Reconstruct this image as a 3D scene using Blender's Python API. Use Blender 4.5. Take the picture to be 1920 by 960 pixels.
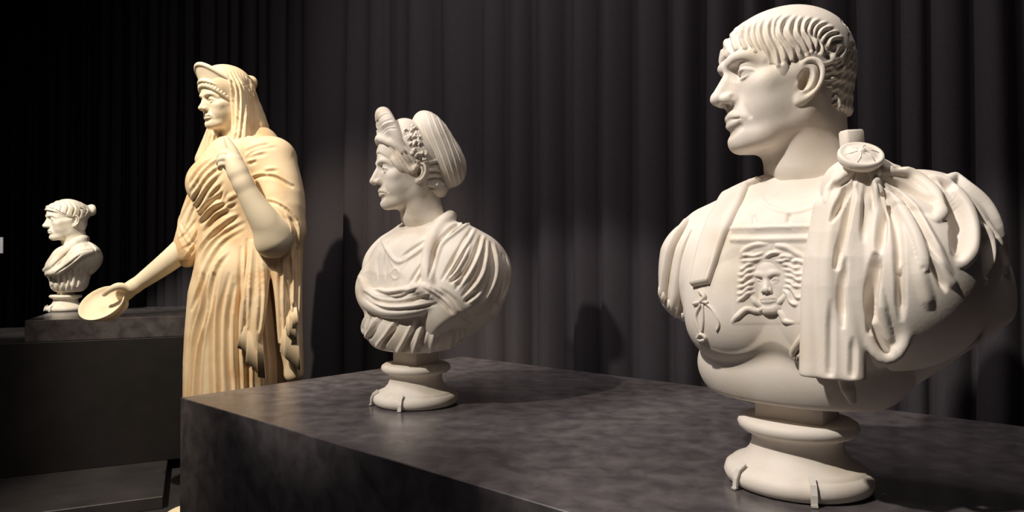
import bpy, math, random
import numpy as np
from mathutils import Vector, Matrix
from mathutils.bvhtree import BVHTree

for _o in list(bpy.data.objects):
    bpy.data.objects.remove(_o, do_unlink=True)
ONLY = None
SC = bpy.context.scene
COL = SC.collection
f32 = np.float32

# ------------------------------------------------------------------ camera
EYE = 1.55
FPX = 1257.0                      # focal length in pixels of the 1920 wide frame
PITCH = math.radians(0.82)
cam_d = bpy.data.cameras.new('camera')
cam_d.sensor_width = 36.0
cam_d.lens = 36.0 * FPX / 1920.0
cam_d.clip_start = 0.05
cam = bpy.data.objects.new('camera', cam_d)
cam.location = (0, 0, EYE)
cam.rotation_euler = (math.pi / 2 + PITCH, 0, 0)
COL.objects.link(cam)
SC.camera = cam

# ------------------------------------------------------------------ world, exposure
world = bpy.data.worlds.new('world')
SC.world = world
world.use_nodes = True
world.node_tree.nodes['Background'].inputs[0].default_value = (0.62, 0.66, 0.85, 1)
world.node_tree.nodes['Background'].inputs[1].default_value = 0.006
SC.view_settings.view_transform = 'Standard'
SC.view_settings.look = 'None'
SC.view_settings.exposure = 0.0
SC.view_settings.gamma = 1.0
SC.view_settings.use_curve_mapping = False

# ------------------------------------------------------------------ museum spotlights (ceiling track, out of frame) and added fill lamps
def spot(name, loc, target, energy, angle, color, blend=0.6, size=0.05):
    d = bpy.data.lights.new(name, 'SPOT')
    d.energy = energy
    d.spot_size = math.radians(angle)
    d.spot_blend = blend
    d.shadow_soft_size = size
    d.color = color
    o = bpy.data.objects.new(name, d)
    o.location = loc
    o.rotation_euler = (Vector(target) - Vector(loc)).to_track_quat('-Z', 'Y').to_euler()
    COL.objects.link(o)
    return o

WARM = (1.0, 0.93, 0.83)
spot('spotlight', (-1.37, 0.20, 3.92), (0.60, 1.27, 1.54), 425, 29, WARM, 0.4)
spot('spotlight', (-2.26, -0.13, 4.10), (-0.30, 2.12, 1.52), 475, 21, WARM, 0.4)
spot('spotlight', (-2.42, 0.79, 4.95), (-1.27, 3.2, 1.30), 930, 35, (1.0, 0.88, 0.68))
spot('spotlight', (-3.05, 1.9, 3.9), (-2.85, 4.25, 1.55), 640, 24, WARM)
spot('curtain_fill', (-2.5, 1.3, 4.3), (0.0, 3.0, 2.1), 130, 80, (0.98, 0.93, 0.97), 1.0, 0.35)  # added wash that brightens the curtain folds, no known fixture
# added soft fill overhead, lifts the plinth top; no real fixture
def area(name, loc, target, energy, sx, sy, color):
    d = bpy.data.lights.new(name, 'AREA')
    d.shape = 'RECTANGLE'; d.size = sx; d.size_y = sy
    d.energy = energy; d.color = color
    o = bpy.data.objects.new(name, d)
    o.location = loc
    o.rotation_euler = (Vector(target) - Vector(loc)).to_track_quat('-Z', 'Y').to_euler()
    COL.objects.link(o)
    return o
area('overhead_fill', (-0.1, 1.55, 4.7), (0.0, 1.75, 1.1), 42, 2.2, 1.2, (1.0, 0.90, 0.85))
# ------------------------------------------------------------------ pixel <-> world
FWD = np.array([0, math.cos(PITCH), math.sin(PITCH)])
UPV = np.array([0, -math.sin(PITCH), math.cos(PITCH)])
CAMP = np.array([0, 0, EYE])
def ray(px, py):
    return FWD + np.array([(px - 960) / FPX, 0, 0]) + UPV * ((480 - py) / FPX)
def P(px, py, d):
    return CAMP + ray(px, py) * d
def to_px(w):
    v = np.asarray(w, float) - CAMP
    d = v @ FWD
    return 960 + FPX * v[..., 0] / d, 480 - FPX * (v @ UPV) / d

# ------------------------------------------------------------------ implicit modelling kit
def mat3(R):
    return np.asarray(R, dtype=f32)
def rot(ax=0, ay=0, az=0):
    return np.array(Matrix.Rotation(math.radians(az), 3, 'Z') @ Matrix.Rotation(math.radians(ay), 3, 'Y') @ Matrix.Rotation(math.radians(ax), 3, 'X'))
def spline(pts, n=8):
    p = np.asarray(pts, float)
    if len(p) < 3:
        t = np.linspace(0, 1, n + 1)[:, None]
        return p[0] + (p[-1] - p[0]) * t
    q = np.vstack([2 * p[0] - p[1], p, 2 * p[-1] - p[-2]])
    out = []
    for i in range(len(p) - 1):
        a, b, c, d = q[i:i + 4]
        t = np.linspace(0, 1, n, endpoint=False)[:, None]
        out.append(0.5 * (2 * b + (c - a) * t + (2 * a - 5 * b + 4 * c - d) * t ** 2 + (3 * b - a - 3 * c + d) * t ** 3))
    out.append(p[-1:])
    return np.vstack(out)

class Ell:
    def __init__(s, c, r, R=None):
        s.c = np.asarray(c, float); s.r = np.asarray([r] * 3 if np.isscalar(r) else r, float)
        s.R = None if R is None else np.asarray(R, float)
        e = s.r if s.R is None else np.sqrt(((s.R * s.r) ** 2).sum(1))
        s.lo, s.hi = s.c - e, s.c + e
    def __call__(s, X, Y, Z):
        x, y, z = X - f32(s.c[0]), Y - f32(s.c[1]), Z - f32(s.c[2])
        if s.R is not None:
            R = s.R.astype(f32)
            x, y, z = (R[0, 0] * x + R[1, 0] * y + R[2, 0] * z, R[0, 1] * x + R[1, 1] * y + R[2, 1] * z, R[0, 2] * x + R[1, 2] * y + R[2, 2] * z)
        i = (1.0 / s.r).astype(f32)
        x, y, z = x * i[0], y * i[1], z * i[2]
        k0 = np.sqrt(x * x + y * y + z * z)
        k1 = np.sqrt((x * i[0]) ** 2 + (y * i[1]) ** 2 + (z * i[2]) ** 2)
        return k0 * (k0 - 1) / np.maximum(k1, f32(1e-6))
class Tube:
    """rounded tube along points with radii; fl = (axis vector, factor) flattens the section"""
    def __init__(s, pts, rad, n=0, squash=None):
        p = np.asarray(pts, float)
        r = np.asarray([rad] * len(p) if np.isscalar(rad) else rad, float)
        if n:
            q = spline(np.hstack([p, r[:, None]]), n)
            p, r = q[:, :3], np.maximum(q[:, 3], 1e-5)
        s.p, s.r = p, r
        s.lo, s.hi = (p - r[:, None]).min(0), (p + r[:, None]).max(0)
    def __call__(s, X, Y, Z):
        out = None
        for a, b, ra, rb in zip(s.p[:-1], s.p[1:], s.r[:-1], s.r[1:]):
            ab = (b - a); L = float(ab @ ab) + 1e-12
            x, y, z = X - f32(a[0]), Y - f32(a[1]), Z - f32(a[2])
            t = np.clip((x * f32(ab[0]) + y * f32(ab[1]) + z * f32(ab[2])) * f32(1 / L), 0, 1)
            d = np.sqrt((x - t * f32(ab[0])) ** 2 + (y - t * f32(ab[1])) ** 2 + (z - t * f32(ab[2])) ** 2) - (f32(ra) + t * f32(rb - ra))
            out = d if out is None else np.minimum(out, d)
        return out
class Box:
    def __init__(s, c, half, R=None, rd=0.0):
        s.c = np.asarray(c, float); s.h = np.asarray(half, float); s.rd = rd
        s.R = None if R is None else np.asarray(R, float)
        e = s.h if s.R is None else (np.abs(s.R) * s.h).sum(1)
        s.lo, s.hi = s.c - e, s.c + e
    def __call__(s, X, Y, Z):
        x, y, z = X - f32(s.c[0]), Y - f32(s.c[1]), Z - f32(s.c[2])
        if s.R is not None:
            R = s.R.astype(f32)
            x, y, z = (R[0, 0] * x + R[1, 0] * y + R[2, 0] * z, R[0, 1] * x + R[1, 1] * y + R[2, 1] * z, R[0, 2] * x + R[1, 2] * y + R[2, 2] * z)
        h = (s.h - s.rd).astype(f32)
        x, y, z = np.abs(x) - h[0], np.abs(y) - h[1], np.abs(z) - h[2]
        out = np.sqrt(np.maximum(x, 0) ** 2 + np.maximum(y, 0) ** 2 + np.maximum(z, 0) ** 2)
        return out + np.minimum(np.maximum(x, np.maximum(y, z)), 0) - f32(s.rd)
class Half:
    """half space n.x < c (all of the grid)"""
    lo = np.array([-1e9] * 3); hi = np.array([1e9] * 3)
    def __init__(s, pt, n):
        s.n = np.asarray(n, float) / np.linalg.norm(n); s.c = float(s.n @ np.asarray(pt, float))
    def __call__(s, X, Y, Z):
        return X * f32(s.n[0]) + Y * f32(s.n[1]) + Z * f32(s.n[2]) - f32(s.c)

class Twin:
    """a form and its mirror image, melted together"""
    def __init__(s, p, k):
        s.p = p; s.k = k; s.lo = p.lo; s.hi = p.hi
    def __call__(s, X, Y, Z):
        a, b = s.p(X, Y, Z), s.p(-X, Y, Z)
        h = np.maximum(f32(s.k) - np.abs(a - b), 0) * f32(1 / s.k)
        return np.minimum(a, b) - h * h * f32(s.k * 0.25)
class Grid:
    def __init__(s, lo, hi, h, sym=False):
        s.lo = np.asarray(lo, float).copy(); s.h = h; s.sym = sym
        if sym:
            s.lo[0] = 0.0
        s.ax = [np.arange(s.lo[i], hi[i] + h, h).astype(f32) for i in range(3)]
        s.F = np.full([len(a) for a in s.ax], 1e3, f32)
    def unsym(s):
        """go on one-sided: mirror the half field out to the full one"""
        s.F = np.concatenate([s.F[:0:-1], s.F], 0)
        s.lo[0] = -s.h * (len(s.ax[0]) - 1)
        s.ax[0] = (s.lo[0] + s.h * np.arange(s.F.shape[0])).astype(f32)
        s.sym = False
        return s
    def win(s, lo, hi, m):
        sl = []
        for i in range(3):
            a = int(np.clip(math.floor((lo[i] - m - s.lo[i]) / s.h), 0, len(s.ax[i])))
            b = int(np.clip(math.ceil((hi[i] + m - s.lo[i]) / s.h) + 1, 0, len(s.ax[i])))
            if b <= a:
                return None
            sl.append(slice(a, b))
        return tuple(sl)
    def _ev(s, p, k):
        w = s.win(p.lo, p.hi, k + 3 * s.h)
        if w is None:
            return None, None
        X = s.ax[0][w[0]][:, None, None]; Y = s.ax[1][w[1]][None, :, None]; Z = s.ax[2][w[2]][None, None, :]
        return w, p(X, Y, Z)
    def add(s, p, k=0.0):
        if s.sym and isinstance(p, Ell) and p.c[0] != 0 and p.lo[0] - k < 0:
            p = Twin(p, max(k, 1e-6))
        w, d = s._ev(p, k)
        if w is None: return s
        F = s.F[w]
        if k > 0:
            hh = np.maximum(f32(k) - np.abs(F - d), 0) * f32(1 / k)
            s.F[w] = np.minimum(F, d) - hh * hh * f32(k * 0.25)
        else:
            s.F[w] = np.minimum(F, d)
        return s
    def cut(s, p, k=0.0):
        w, d = s._ev(p, k)
        if w is None: return s
        F = s.F[w]; d = -d
        if k > 0:
            hh = np.maximum(f32(k) - np.abs(F - d), 0) * f32(1 / k)
            s.F[w] = np.maximum(F, d) + hh * hh * f32(k * 0.25)
        else:
            s.F[w] = np.maximum(F, d)
        return s
    def keep(s, p, k=0.0):
        X = s.ax[0][:, None, None]; Y = s.ax[1][None, :, None]; Z = s.ax[2][None, None, :]
        d = p(X, Y, Z)
        if k > 0:
            hh = np.maximum(f32(k) - np.abs(s.F - d), 0) * f32(1 / k)
            s.F = np.maximum(s.F, d) + hh * hh * f32(k * 0.25)
        else:
            s.F = np.maximum(s.F, d)
        return s
    def mesh(s, smooth=1):
        F = s.F; lo = s.lo.copy()
        if s.sym:
            F = np.concatenate([F[:0:-1], F], 0)
            lo[0] = -s.h * (s.F.shape[0] - 1)
        # seal the border
        F = F.copy()
        for ax in range(3):
            for e in (0, -1):
                ix = [slice(None)] * 3; ix[ax] = e
                F[tuple(ix)] = np.maximum(F[tuple(ix)], f32(s.h))
        S = F < 0
        c = S[:-1].astype(np.int8) + S[1:]
        c = c[:, :-1] + c[:, 1:]
        c = c[:, :, :-1] + c[:, :, 1:]
        idx = np.argwhere((c > 0) & (c < 8))
        off = np.array([[i, j, k] for i in (0, 1) for j in (0, 1) for k in (0, 1)])
        vals = np.stack([F[idx[:, 0] + o[0], idx[:, 1] + o[1], idx[:, 2] + o[2]] for o in off], 1)
        acc = np.zeros((len(idx), 3)); cnt = np.zeros(len(idx))
        for a in range(8):
            for b in range(a + 1, 8):
                if np.abs(off[a] - off[b]).sum() == 1:
                    va, vb = vals[:, a], vals[:, b]
                    m = (va < 0) != (vb < 0)
                    t = va[m] / (va[m] - vb[m])
                    acc[m] += off[a] + t[:, None] * (off[b] - off[a]); cnt[m] += 1
        V = (idx + acc / cnt[:, None]) * s.h + lo
        vid = np.full(c.shape, -1, np.int32)
        vid[idx[:, 0], idx[:, 1], idx[:, 2]] = np.arange(len(idx))
        Q = []
        for ax in range(3):
            o1, o2 = [(1, 2), (2, 0), (0, 1)][ax]
            sa = [slice(1, -1)] * 3; sb = [slice(1, -1)] * 3
            sa[ax] = slice(0, -1); sb[ax] = slice(1, None)
            A, B = S[tuple(sa)], S[tuple(sb)]
            for flip, M in ((False, A & ~B), (True, ~A & B)):
                e = np.argwhere(M)
                e[:, o1] += 1; e[:, o2] += 1
                q = []
                for d1, d2 in ((1, 1), (0, 1), (0, 0), (1, 0)):
                    g = e.copy(); g[:, o1] -= d1; g[:, o2] -= d2
                    q.append(vid[g[:, 0], g[:, 1], g[:, 2]])
                q = np.stack(q, 1)
                Q.append(q[:, ::-1] if flip else q)
        Q = np.vstack(Q)
        Q = Q[(Q >= 0).all(1)]
        M = Msh(V, Q)
        if smooth: M.smooth(smooth)
        return M

class Msh:
    def __init__(s, V, Q):
        s.V = np.asarray(V, float); s.Q = np.asarray(Q, np.int32); s._bvh = None
        s.N = s.normals()
    def normals(s):
        V, Q = s.V, s.Q
        n = np.cross(V[Q[:, 2]] - V[Q[:, 0]], V[Q[:, 3]] - V[Q[:, 1]])
        out = np.zeros_like(V)
        for k in range(3):
            for j in range(4):
                out[:, k] += np.bincount(Q[:, j], n[:, k], len(V))
        return out / np.maximum(np.linalg.norm(out, axis=1), 1e-12)[:, None]
    def smooth(s, it=1, lam=0.5, keep=None):
        Q = s.Q
        a = np.concatenate([Q[:, 0], Q[:, 1], Q[:, 2], Q[:, 3]]); b = np.concatenate([Q[:, 1], Q[:, 2], Q[:, 3], Q[:, 0]])
        cnt = np.maximum(np.bincount(a, minlength=len(s.V)), 1)
        for _ in range(it):
            av = np.stack([np.bincount(a, s.V[b, k], len(s.V)) for k in range(3)], 1) / cnt[:, None]
            s.V = s.V + lam * (av - s.V)
        s.N = s.normals(); s._bvh = None
        return s
    def smooth_normals(s, it=6):
        """blurred normals, so that displaced folds keep a calm direction"""
        Q = s.Q
        a = np.concatenate([Q[:, 0], Q[:, 1], Q[:, 2], Q[:, 3]]); b = np.concatenate([Q[:, 1], Q[:, 2], Q[:, 3], Q[:, 0]])
        n = s.N
        for _ in range(it):
            n = n + np.stack([np.bincount(a, n[b, k], len(s.V)) for k in range(3)], 1)
            n = n / np.maximum(np.linalg.norm(n, axis=1), 1e-12)[:, None]
        s.N = n
        return s
    def xf(s, R, t, sc=1.0):
        s.V = (s.V * sc) @ np.asarray(R, float).T + np.asarray(t, float)
        s.N = s.N @ np.asarray(R, float).T; s._bvh = None
        return s
    @property
    def bvh(s):
        if s._bvh is None:
            s._bvh = BVHTree.FromPolygons(s.V.tolist(), s.Q.tolist())
        return s._bvh
    def cast(s, pts):
        """points drawn over the photograph -> places on the real surface"""
        out, nor = [], []
        last = None
        for px, py in pts:
            d = Vector(ray(px, py)); d.normalize()
            h = s.bvh.ray_cast(Vector(CAMP), d)
            if h[0] is None:
                g = Vector(CAMP) + d * (last if last else (Vector(s.V.mean(0)) - Vector(CAMP)).length)
                h = s.bvh.find_nearest(g)
            else:
                last = (h[0] - Vector(CAMP)).length
            out.append(np.array(h[0])); nor.append(np.array(h[1]))
        return np.array(out), np.array(nor)
    def stroke(s, p, nor, r, amp, prof='r', taper=(1, 1), side=0, nmin=-0.1):
        """raise (amp>0) or carve (amp<0) a rounded fold along points p lying on the surface"""
        m = len(p)
        u = np.linspace(0, 1, m)
        e = np.minimum(1, np.minimum(u / max(1e-6, 0.28) * 1 + taper[0], (1 - u) / 0.28 + taper[1]))
        rr = r * (0.55 + 0.45 * e); aa = amp * e
        lo, hi = p.min(0) - r, p.max(0) + r
        c = np.nonzero(((s.V > lo) & (s.V < hi)).all(1))[0]
        if not len(c): return s
        Vc = s.V[c]
        best = np.full(len(c), 9.0); A = np.zeros(len(c)); Nn = np.zeros((len(c), 3)); sd = np.zeros(len(c))
        for i in range(m - 1):
            a, b = p[i], p[i + 1]; ab = b - a; L = ab @ ab + 1e-14
            near = np.nonzero((np.abs(Vc - 0.5 * (a + b)) < r + 0.5 * math.sqrt(L)).all(1))[0]
            if not len(near): continue
            w = Vc[near] - a
            t = np.clip(w @ ab / L, 0, 1)
            dv = w - t[:, None] * ab
            d = np.sqrt((dv ** 2).sum(1)) / (rr[i] + t * (rr[i + 1] - rr[i]))
            k = d < best[near]
            j = near[k]
            best[j] = d[k]; A[j] = aa[i] + t[k] * (aa[i + 1] - aa[i]); Nn[j] = nor[i]
            if side:
                sd[j] = np.sign(dv[k] @ np.cross(ab, nor[i]))
        ok = (best < 1) & ((s.N[c] * Nn).sum(1) > nmin)
        t = np.clip(best, 0, 1)
        if prof == 'r': f = (1 - t * t) ** 2
        elif prof == 't': f = np.sqrt(np.maximum(0, 1 - t * t))
        elif prof == 'v': f = (1 - t) ** 1.3
        elif prof == 'p': f = 1 - t ** 4
        if side:
            f = np.where(sd * side > 0, (1 - t) ** 1.5, np.maximum(0, 1 - t * 6))
        s.V[c[ok]] += s.N[c[ok]] * (A * f)[ok][:, None]
        return s
    def draw(s, strokes, sc=1.0, mirror=None):
        """strokes: (pixel points, radius, amp, profile, taper, side); radius and amp in metres*sc; all cast before any is carved"""
        todo = []
        for st in strokes:
            pts, r, amp = st[:3]
            prof = st[3] if len(st) > 3 else 'r'
            tap = st[4] if len(st) > 4 else (0, 0)
            side = st[5] if len(st) > 5 else 0
            p2 = spline(pts, 6 if len(pts) > 2 else 10)
            p, n = s.cast(p2)
            todo.append((p, n, r * sc, amp * sc, prof, tap, side))
            if mirror is not None:
                F = np.array([-1, 1, 1])
                todo.append((mirror(mirror.inv(p) * F), ((n @ mirror.R) * F) @ mirror.R.T, r * sc, amp * sc, prof, tap, -side))
        for t in todo:
            s.stroke(t[0], t[1], t[2], t[3], t[4], t[5], t[6])
        s._bvh = None
        return s

def patch(M, A, B, n=24, m=10, thick=0.006, sink=0.004, edge=0.25, endedge=0.06, lift=None, psm=6):
    """a slab lying on surface M between two drawn edges A and B -> Msh with rounded rims"""
    def res(pts, k):
        q = spline(pts, 8); L = np.r_[0, np.cumsum(np.linalg.norm(np.diff(q, axis=0), axis=1))]
        t = np.linspace(0, L[-1], k)
        return np.stack([np.interp(t, L, q[:, i]) for i in range(2)], 1)
    a, b = res(A, n), res(B, n)
    px = [a[i] + (b[i] - a[i]) * j / (m - 1) for i in range(n) for j in range(m)]
    p, nr = M.cast(px)
    p = p.reshape(n, m, 3); nr = nr.reshape(n, m, 3)
    for it in range(6):
        for arr in ((nr, p) if it < psm else (nr,)):
            t = arr.copy()
            t[1:-1] = (arr[:-2] + 2 * arr[1:-1] + arr[2:]) / 4
            t[:, 1:-1] = (t[:, :-2] + 2 * t[:, 1:-1] + t[:, 2:]) / 4
            arr[:] = t
    nr /= np.linalg.norm(nr, axis=2)[..., None]
    u = np.linspace(0, 1, n)[:, None]; v = np.linspace(0, 1, m)[None, :]
    rim = np.minimum(1, np.minimum(v, 1 - v) / edge + 0.15) * np.minimum(1, np.minimum(u, 1 - u) / endedge + 0.15)
    h = thick * np.sqrt(np.clip(rim, 0, 1))
    if lift is not None: h = h + lift(u, v)
    top = p + nr * h[..., None]; bot = p - nr * sink
    V = np.concatenate([top.reshape(-1, 3), bot.reshape(-1, 3)]); o = n * m
    Q = []
    for i in range(n - 1):
        for j in range(m - 1):
            q = [i * m + j, i * m + j + 1, (i + 1) * m + j + 1, (i + 1) * m + j]
            Q.append(q); Q.append([o + k for k in q[::-1]])
    rim_ix = [j for j in range(m)] + [i * m + m - 1 for i in range(1, n)] + [(n - 1) * m + j for j in range(m - 2, -1, -1)] + [i * m for i in range(n - 2, 0, -1)]
    for k in range(len(rim_ix)):
        c, d = rim_ix[k], rim_ix[(k + 1) % len(rim_ix)]
        Q.append([d, c, o + c, o + d])
    Q = np.array(Q)
    f = V[Q[0]]
    if np.cross(f[1] - f[0], f[2] - f[0]) @ nr[0, 0] < 0: Q = Q[:, ::-1].copy()
    return Msh(V, Q)
def sweep(pts, rad, k=10, flat=None):
    """tube mesh along 3d points"""
    p = np.asarray(pts, float); r = np.asarray([rad] * len(p) if np.isscalar(rad) else rad, float)
    t = np.gradient(p, axis=0); t /= np.maximum(np.linalg.norm(t, axis=1), 1e-9)[:, None]
    up = np.array([0.3, -0.8, 0.5]); V = []
    for i in range(len(p)):
        x = np.cross(t[i], up); x /= np.linalg.norm(x) + 1e-9; y = np.cross(x, t[i])
        for j in range(k):
            a = 2 * math.pi * j / k
            V.append(p[i] + r[i] * (math.cos(a) * x + math.sin(a) * y))
    n = len(p)
    Q = [[i * k + j, i * k + (j + 1) % k, (i + 1) * k + (j + 1) % k, (i + 1) * k + j] for i in range(n - 1) for j in range(k)]
    V = np.array(V); Q.append([j for j in range(k)][::-1]); Q.append([(n - 1) * k + j for j in range(k)])
    return V, Q
def sweep_on(M, px, rad, lift=0.5, n=6):
    """tube resting on surface M along drawn points"""
    p, nr = M.cast(spline(px, n))
    r = np.interp(np.linspace(0, 1, len(p)), np.linspace(0, 1, len(rad)), rad) if not np.isscalar(rad) else np.full(len(p), rad)
    return sweep(p + nr * (r * lift)[:, None], r)
def join(*parts):
    V = []; Q = []; o = 0
    for v, q in parts:
        V.append(v); Q += [[o + i for i in f] for f in q]; o += len(v)
    return np.vstack(V), Q
def crop_pts(x0, y0, k, lists):
    """points noted on an enlarged piece of the photograph -> photograph pixels"""
    return [[(x0 + a / k, y0 + b / k) for a, b in l] for l in lists]
# ------------------------------------------------------------------ objects
def tag(o, label=None, cat=None, group=None, kind=None):
    if label: o['label'] = label
    if cat: o['category'] = cat
    if group: o['group'] = group
    if kind: o['kind'] = kind
    return o
def empty(name, loc, label, cat, group=None):
    o = bpy.data.objects.new(name, None)
    o.empty_display_size = 0.1
    o.location = loc
    COL.objects.link(o)
    return tag(o, label, cat, group)
def obj(name, V, Q, mat, parent=None, smooth=True, label=None):
    """V in world coordinates"""
    V = np.asarray(V, float)
    if parent is not None:
        q = parent; t = np.zeros(3)
        while q is not None:
            t += np.array(q.location); q = q.parent
        o_loc = np.zeros(3)
        V = V - t
    else:
        o_loc = np.array([V[:, 0].mean(), V[:, 1].mean(), V[:, 2].min()])
        V = V - o_loc
    me = bpy.data.meshes.new(name)
    if isinstance(Q, np.ndarray):
        me.vertices.add(len(V)); me.vertices.foreach_set('co', V.astype(f32).ravel())
        k = Q.shape[1]
        me.loops.add(Q.size); me.loops.foreach_set('vertex_index', Q.ravel().astype(np.int32))
        me.polygons.add(len(Q)); me.polygons.foreach_set('loop_start', np.arange(0, Q.size, k, dtype=np.int32))
        me.update(calc_edges=True)
    else:
        me.from_pydata(V.tolist(), [], Q)
    me.polygons.foreach_set('use_smooth', np.full(len(me.polygons), bool(smooth)))
    me.materials.append(mat)
    me.update()
    o = bpy.data.objects.new(name, me)
    COL.objects.link(o)
    o.location = o_loc
    if parent is not None: o.parent = parent
    if label: o['label'] = label
    return o
def lathe(profile, c, n=72):
    """profile (radius, z) pairs bottom to top, world centre c -> V, Q"""
    pr = np.array(profile, float)
    a = np.linspace(0, 2 * math.pi, n, endpoint=False)
    V = np.array([[c[0] + r * math.cos(t), c[1] + r * math.sin(t), c[2] + z] for r, z in pr for t in a])
    Q = [[i * n + j, i * n + (j + 1) % n, (i + 1) * n + (j + 1) % n, (i + 1) * n + j] for i in range(len(pr) - 1) for j in range(n)]
    Q.append(list(range(n))[::-1]); Q.append([(len(pr) - 1) * n + j for j in range(n)])
    return V, Q
def box(c, half, R=None, bev=0.0):
    """bevelled box -> V, Q"""
    h = np.asarray(half, float); b = min(bev, h.min() * 0.45)
    if b <= 0:
        V = np.array([[x, y, z] for x in (-1, 1) for y in (-1, 1) for z in (-1, 1)]) * h
        Q = [[0, 1, 3, 2], [4, 6, 7, 5], [0, 4, 5, 1], [2, 3, 7, 6], [0, 2, 6, 4], [1, 5, 7, 3]]
    else:
        V = []; ix = {}
        for x in (-1, 1):
            for y in (-1, 1):
                for z in (-1, 1):
                    for ax in range(3):
                        v = np.array([x, y, z]) * (h - b); v[ax] = (x, y, z)[ax] * h[ax]
                        ix[(x, y, z, ax)] = len(V); V.append(v)
        V = np.array(V); Q = []
        sg = (-1, 1)
        for ax in range(3):
            o = [i for i in range(3) if i != ax]
            for s_ in sg:
                f = []
                for a, b2 in ((-1, -1), (1, -1), (1, 1), (-1, 1)):
                    k = [0, 0, 0]; k[ax] = s_; k[o[0]] = a; k[o[1]] = b2
                    f.append(ix[(*k, ax)])
                Q.append(f)
            for a in sg:
                for b2 in sg:
                    k1 = [0, 0, 0]; k1[o[0]] = a; k1[o[1]] = b2
                    e = []
                    for s_, axx in ((-1, o[0]), (1, o[0]), (1, o[1]), (-1, o[1])):
                        k = list(k1); k[ax] = s_; e.append(ix[(*k, axx)])
                    Q.append(e)
        for x in sg:
            for y in sg:
                for z in sg:
                    Q.append([ix[(x, y, z, a)] for a in range(3)])
        for f in Q:
            p = V[f]; n = np.cross(p[1] - p[0], p[2] - p[0])
            if n @ p.mean(0) < 0: f.reverse()
    if R is not None: V = V @ np.asarray(R).T
    return V + np.asarray(c, float), Q

# ------------------------------------------------------------------ materials
def nmat(name):
    m = bpy.data.materials.new(name); m.use_nodes = True
    nt = m.node_tree
    return m, nt, nt.nodes['Principled BSDF']
def noise_mat(name, c1, c2, scale, rough=0.6, detail=6, bump=0.0, bscale=None, lo=0.35, hi=0.65, spec=0.5, c3=None, s3=4.0, distort=0.0):
    m, nt, b = nmat(name)
    tc = nt.nodes.new('ShaderNodeTexCoord')
    n = nt.nodes.new('ShaderNodeTexNoise'); n.inputs['Scale'].default_value = scale; n.inputs['Detail'].default_value = detail
    n.inputs['Distortion'].default_value = distort
    nt.links.new(tc.outputs['Object'], n.inputs['Vector'])
    r = nt.nodes.new('ShaderNodeValToRGB')
    r.color_ramp.elements[0].position = lo; r.color_ramp.elements[1].position = hi
    r.color_ramp.elements[0].color = (*c1, 1); r.color_ramp.elements[1].color = (*c2, 1)
    nt.links.new(n.outputs['Fac'], r.inputs['Fac'])
    out = r.outputs['Color']
    if c3:
        n3 = nt.nodes.new('ShaderNodeTexNoise'); n3.inputs['Scale'].default_value = s3; n3.inputs['Detail'].default_value = 4
        nt.links.new(tc.outputs['Object'], n3.inputs['Vector'])
        r3 = nt.nodes.new('ShaderNodeValToRGB'); r3.color_ramp.elements[0].position = 0.52; r3.color_ramp.elements[1].position = 0.72
        nt.links.new(n3.outputs['Fac'], r3.inputs['Fac'])
        mx = nt.nodes.new('ShaderNodeMixRGB'); mx.inputs['Color2'].default_value = (*c3, 1)
        nt.links.new(r3.outputs['Color'], mx.inputs['Fac']); nt.links.new(out, mx.inputs['Color1'])
        out = mx.outputs['Color']
    nt.links.new(out, b.inputs['Base Color'])
    b.inputs['Roughness'].default_value = rough
    b.inputs['Specular IOR Level'].default_value = spec
    if bump:
        nb = nt.nodes.new('ShaderNodeTexNoise'); nb.inputs['Scale'].default_value = bscale or scale * 6; nb.inputs['Detail'].default_value = 8
        nt.links.new(tc.outputs['Object'], nb.inputs['Vector'])
        bp = nt.nodes.new('ShaderNodeBump'); bp.inputs['Strength'].default_value = bump; bp.inputs['Distance'].default_value = 0.002
        nt.links.new(nb.outputs['Fac'], bp.inputs['Height']); nt.links.new(bp.outputs['Normal'], b.inputs['Normal'])
    return m
M_PLASTER = noise_mat('white_plaster', (0.79, 0.71, 0.63), (0.85, 0.78, 0.71), 14, rough=0.55, bump=0.12, bscale=160, spec=0.3, c3=(0.72, 0.62, 0.50), s3=7)
M_PLASTER2 = noise_mat('aged_plaster', (0.78, 0.70, 0.61), (0.84, 0.77, 0.68), 16, rough=0.6, bump=0.2, bscale=140, spec=0.25, c3=(0.66, 0.56, 0.44), s3=9)
M_PLASTER3 = noise_mat('ivory_plaster', (0.78, 0.70, 0.57), (0.84, 0.77, 0.64), 12, rough=0.6, bump=0.15, bscale=140, spec=0.25, c3=(0.68, 0.58, 0.43), s3=9)
M_YELLOW = noise_mat('yellowed_plaster', (0.81, 0.62, 0.40), (0.87, 0.70, 0.48), 8, rough=0.6, bump=0.15, bscale=120, spec=0.25, c3=(0.70, 0.46, 0.24), s3=5)
M_YSKIN = noise_mat('pale_yellow_plaster', (0.80, 0.68, 0.50), (0.86, 0.75, 0.57), 8, rough=0.55, bump=0.08, bscale=120, spec=0.25)
M_CLIP = noise_mat('clip_white', (0.72, 0.68, 0.62), (0.78, 0.74, 0.68), 20, rough=0.4)
M_CARD = noise_mat('grey_card', (0.22, 0.22, 0.24), (0.26, 0.26, 0.28), 20, rough=0.7)
class Fun:
    def __init__(s, f, lo=(-1e9,) * 3, hi=(1e9,) * 3):
        s.f = f; s.lo = np.asarray(lo, float); s.hi = np.asarray(hi, float)
    def __call__(s, X, Y, Z):
        return s.f(X, Y, Z)
def want(n):
    return ONLY is None or n in ONLY
TABLE_Z = EYE - 0.43
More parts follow.
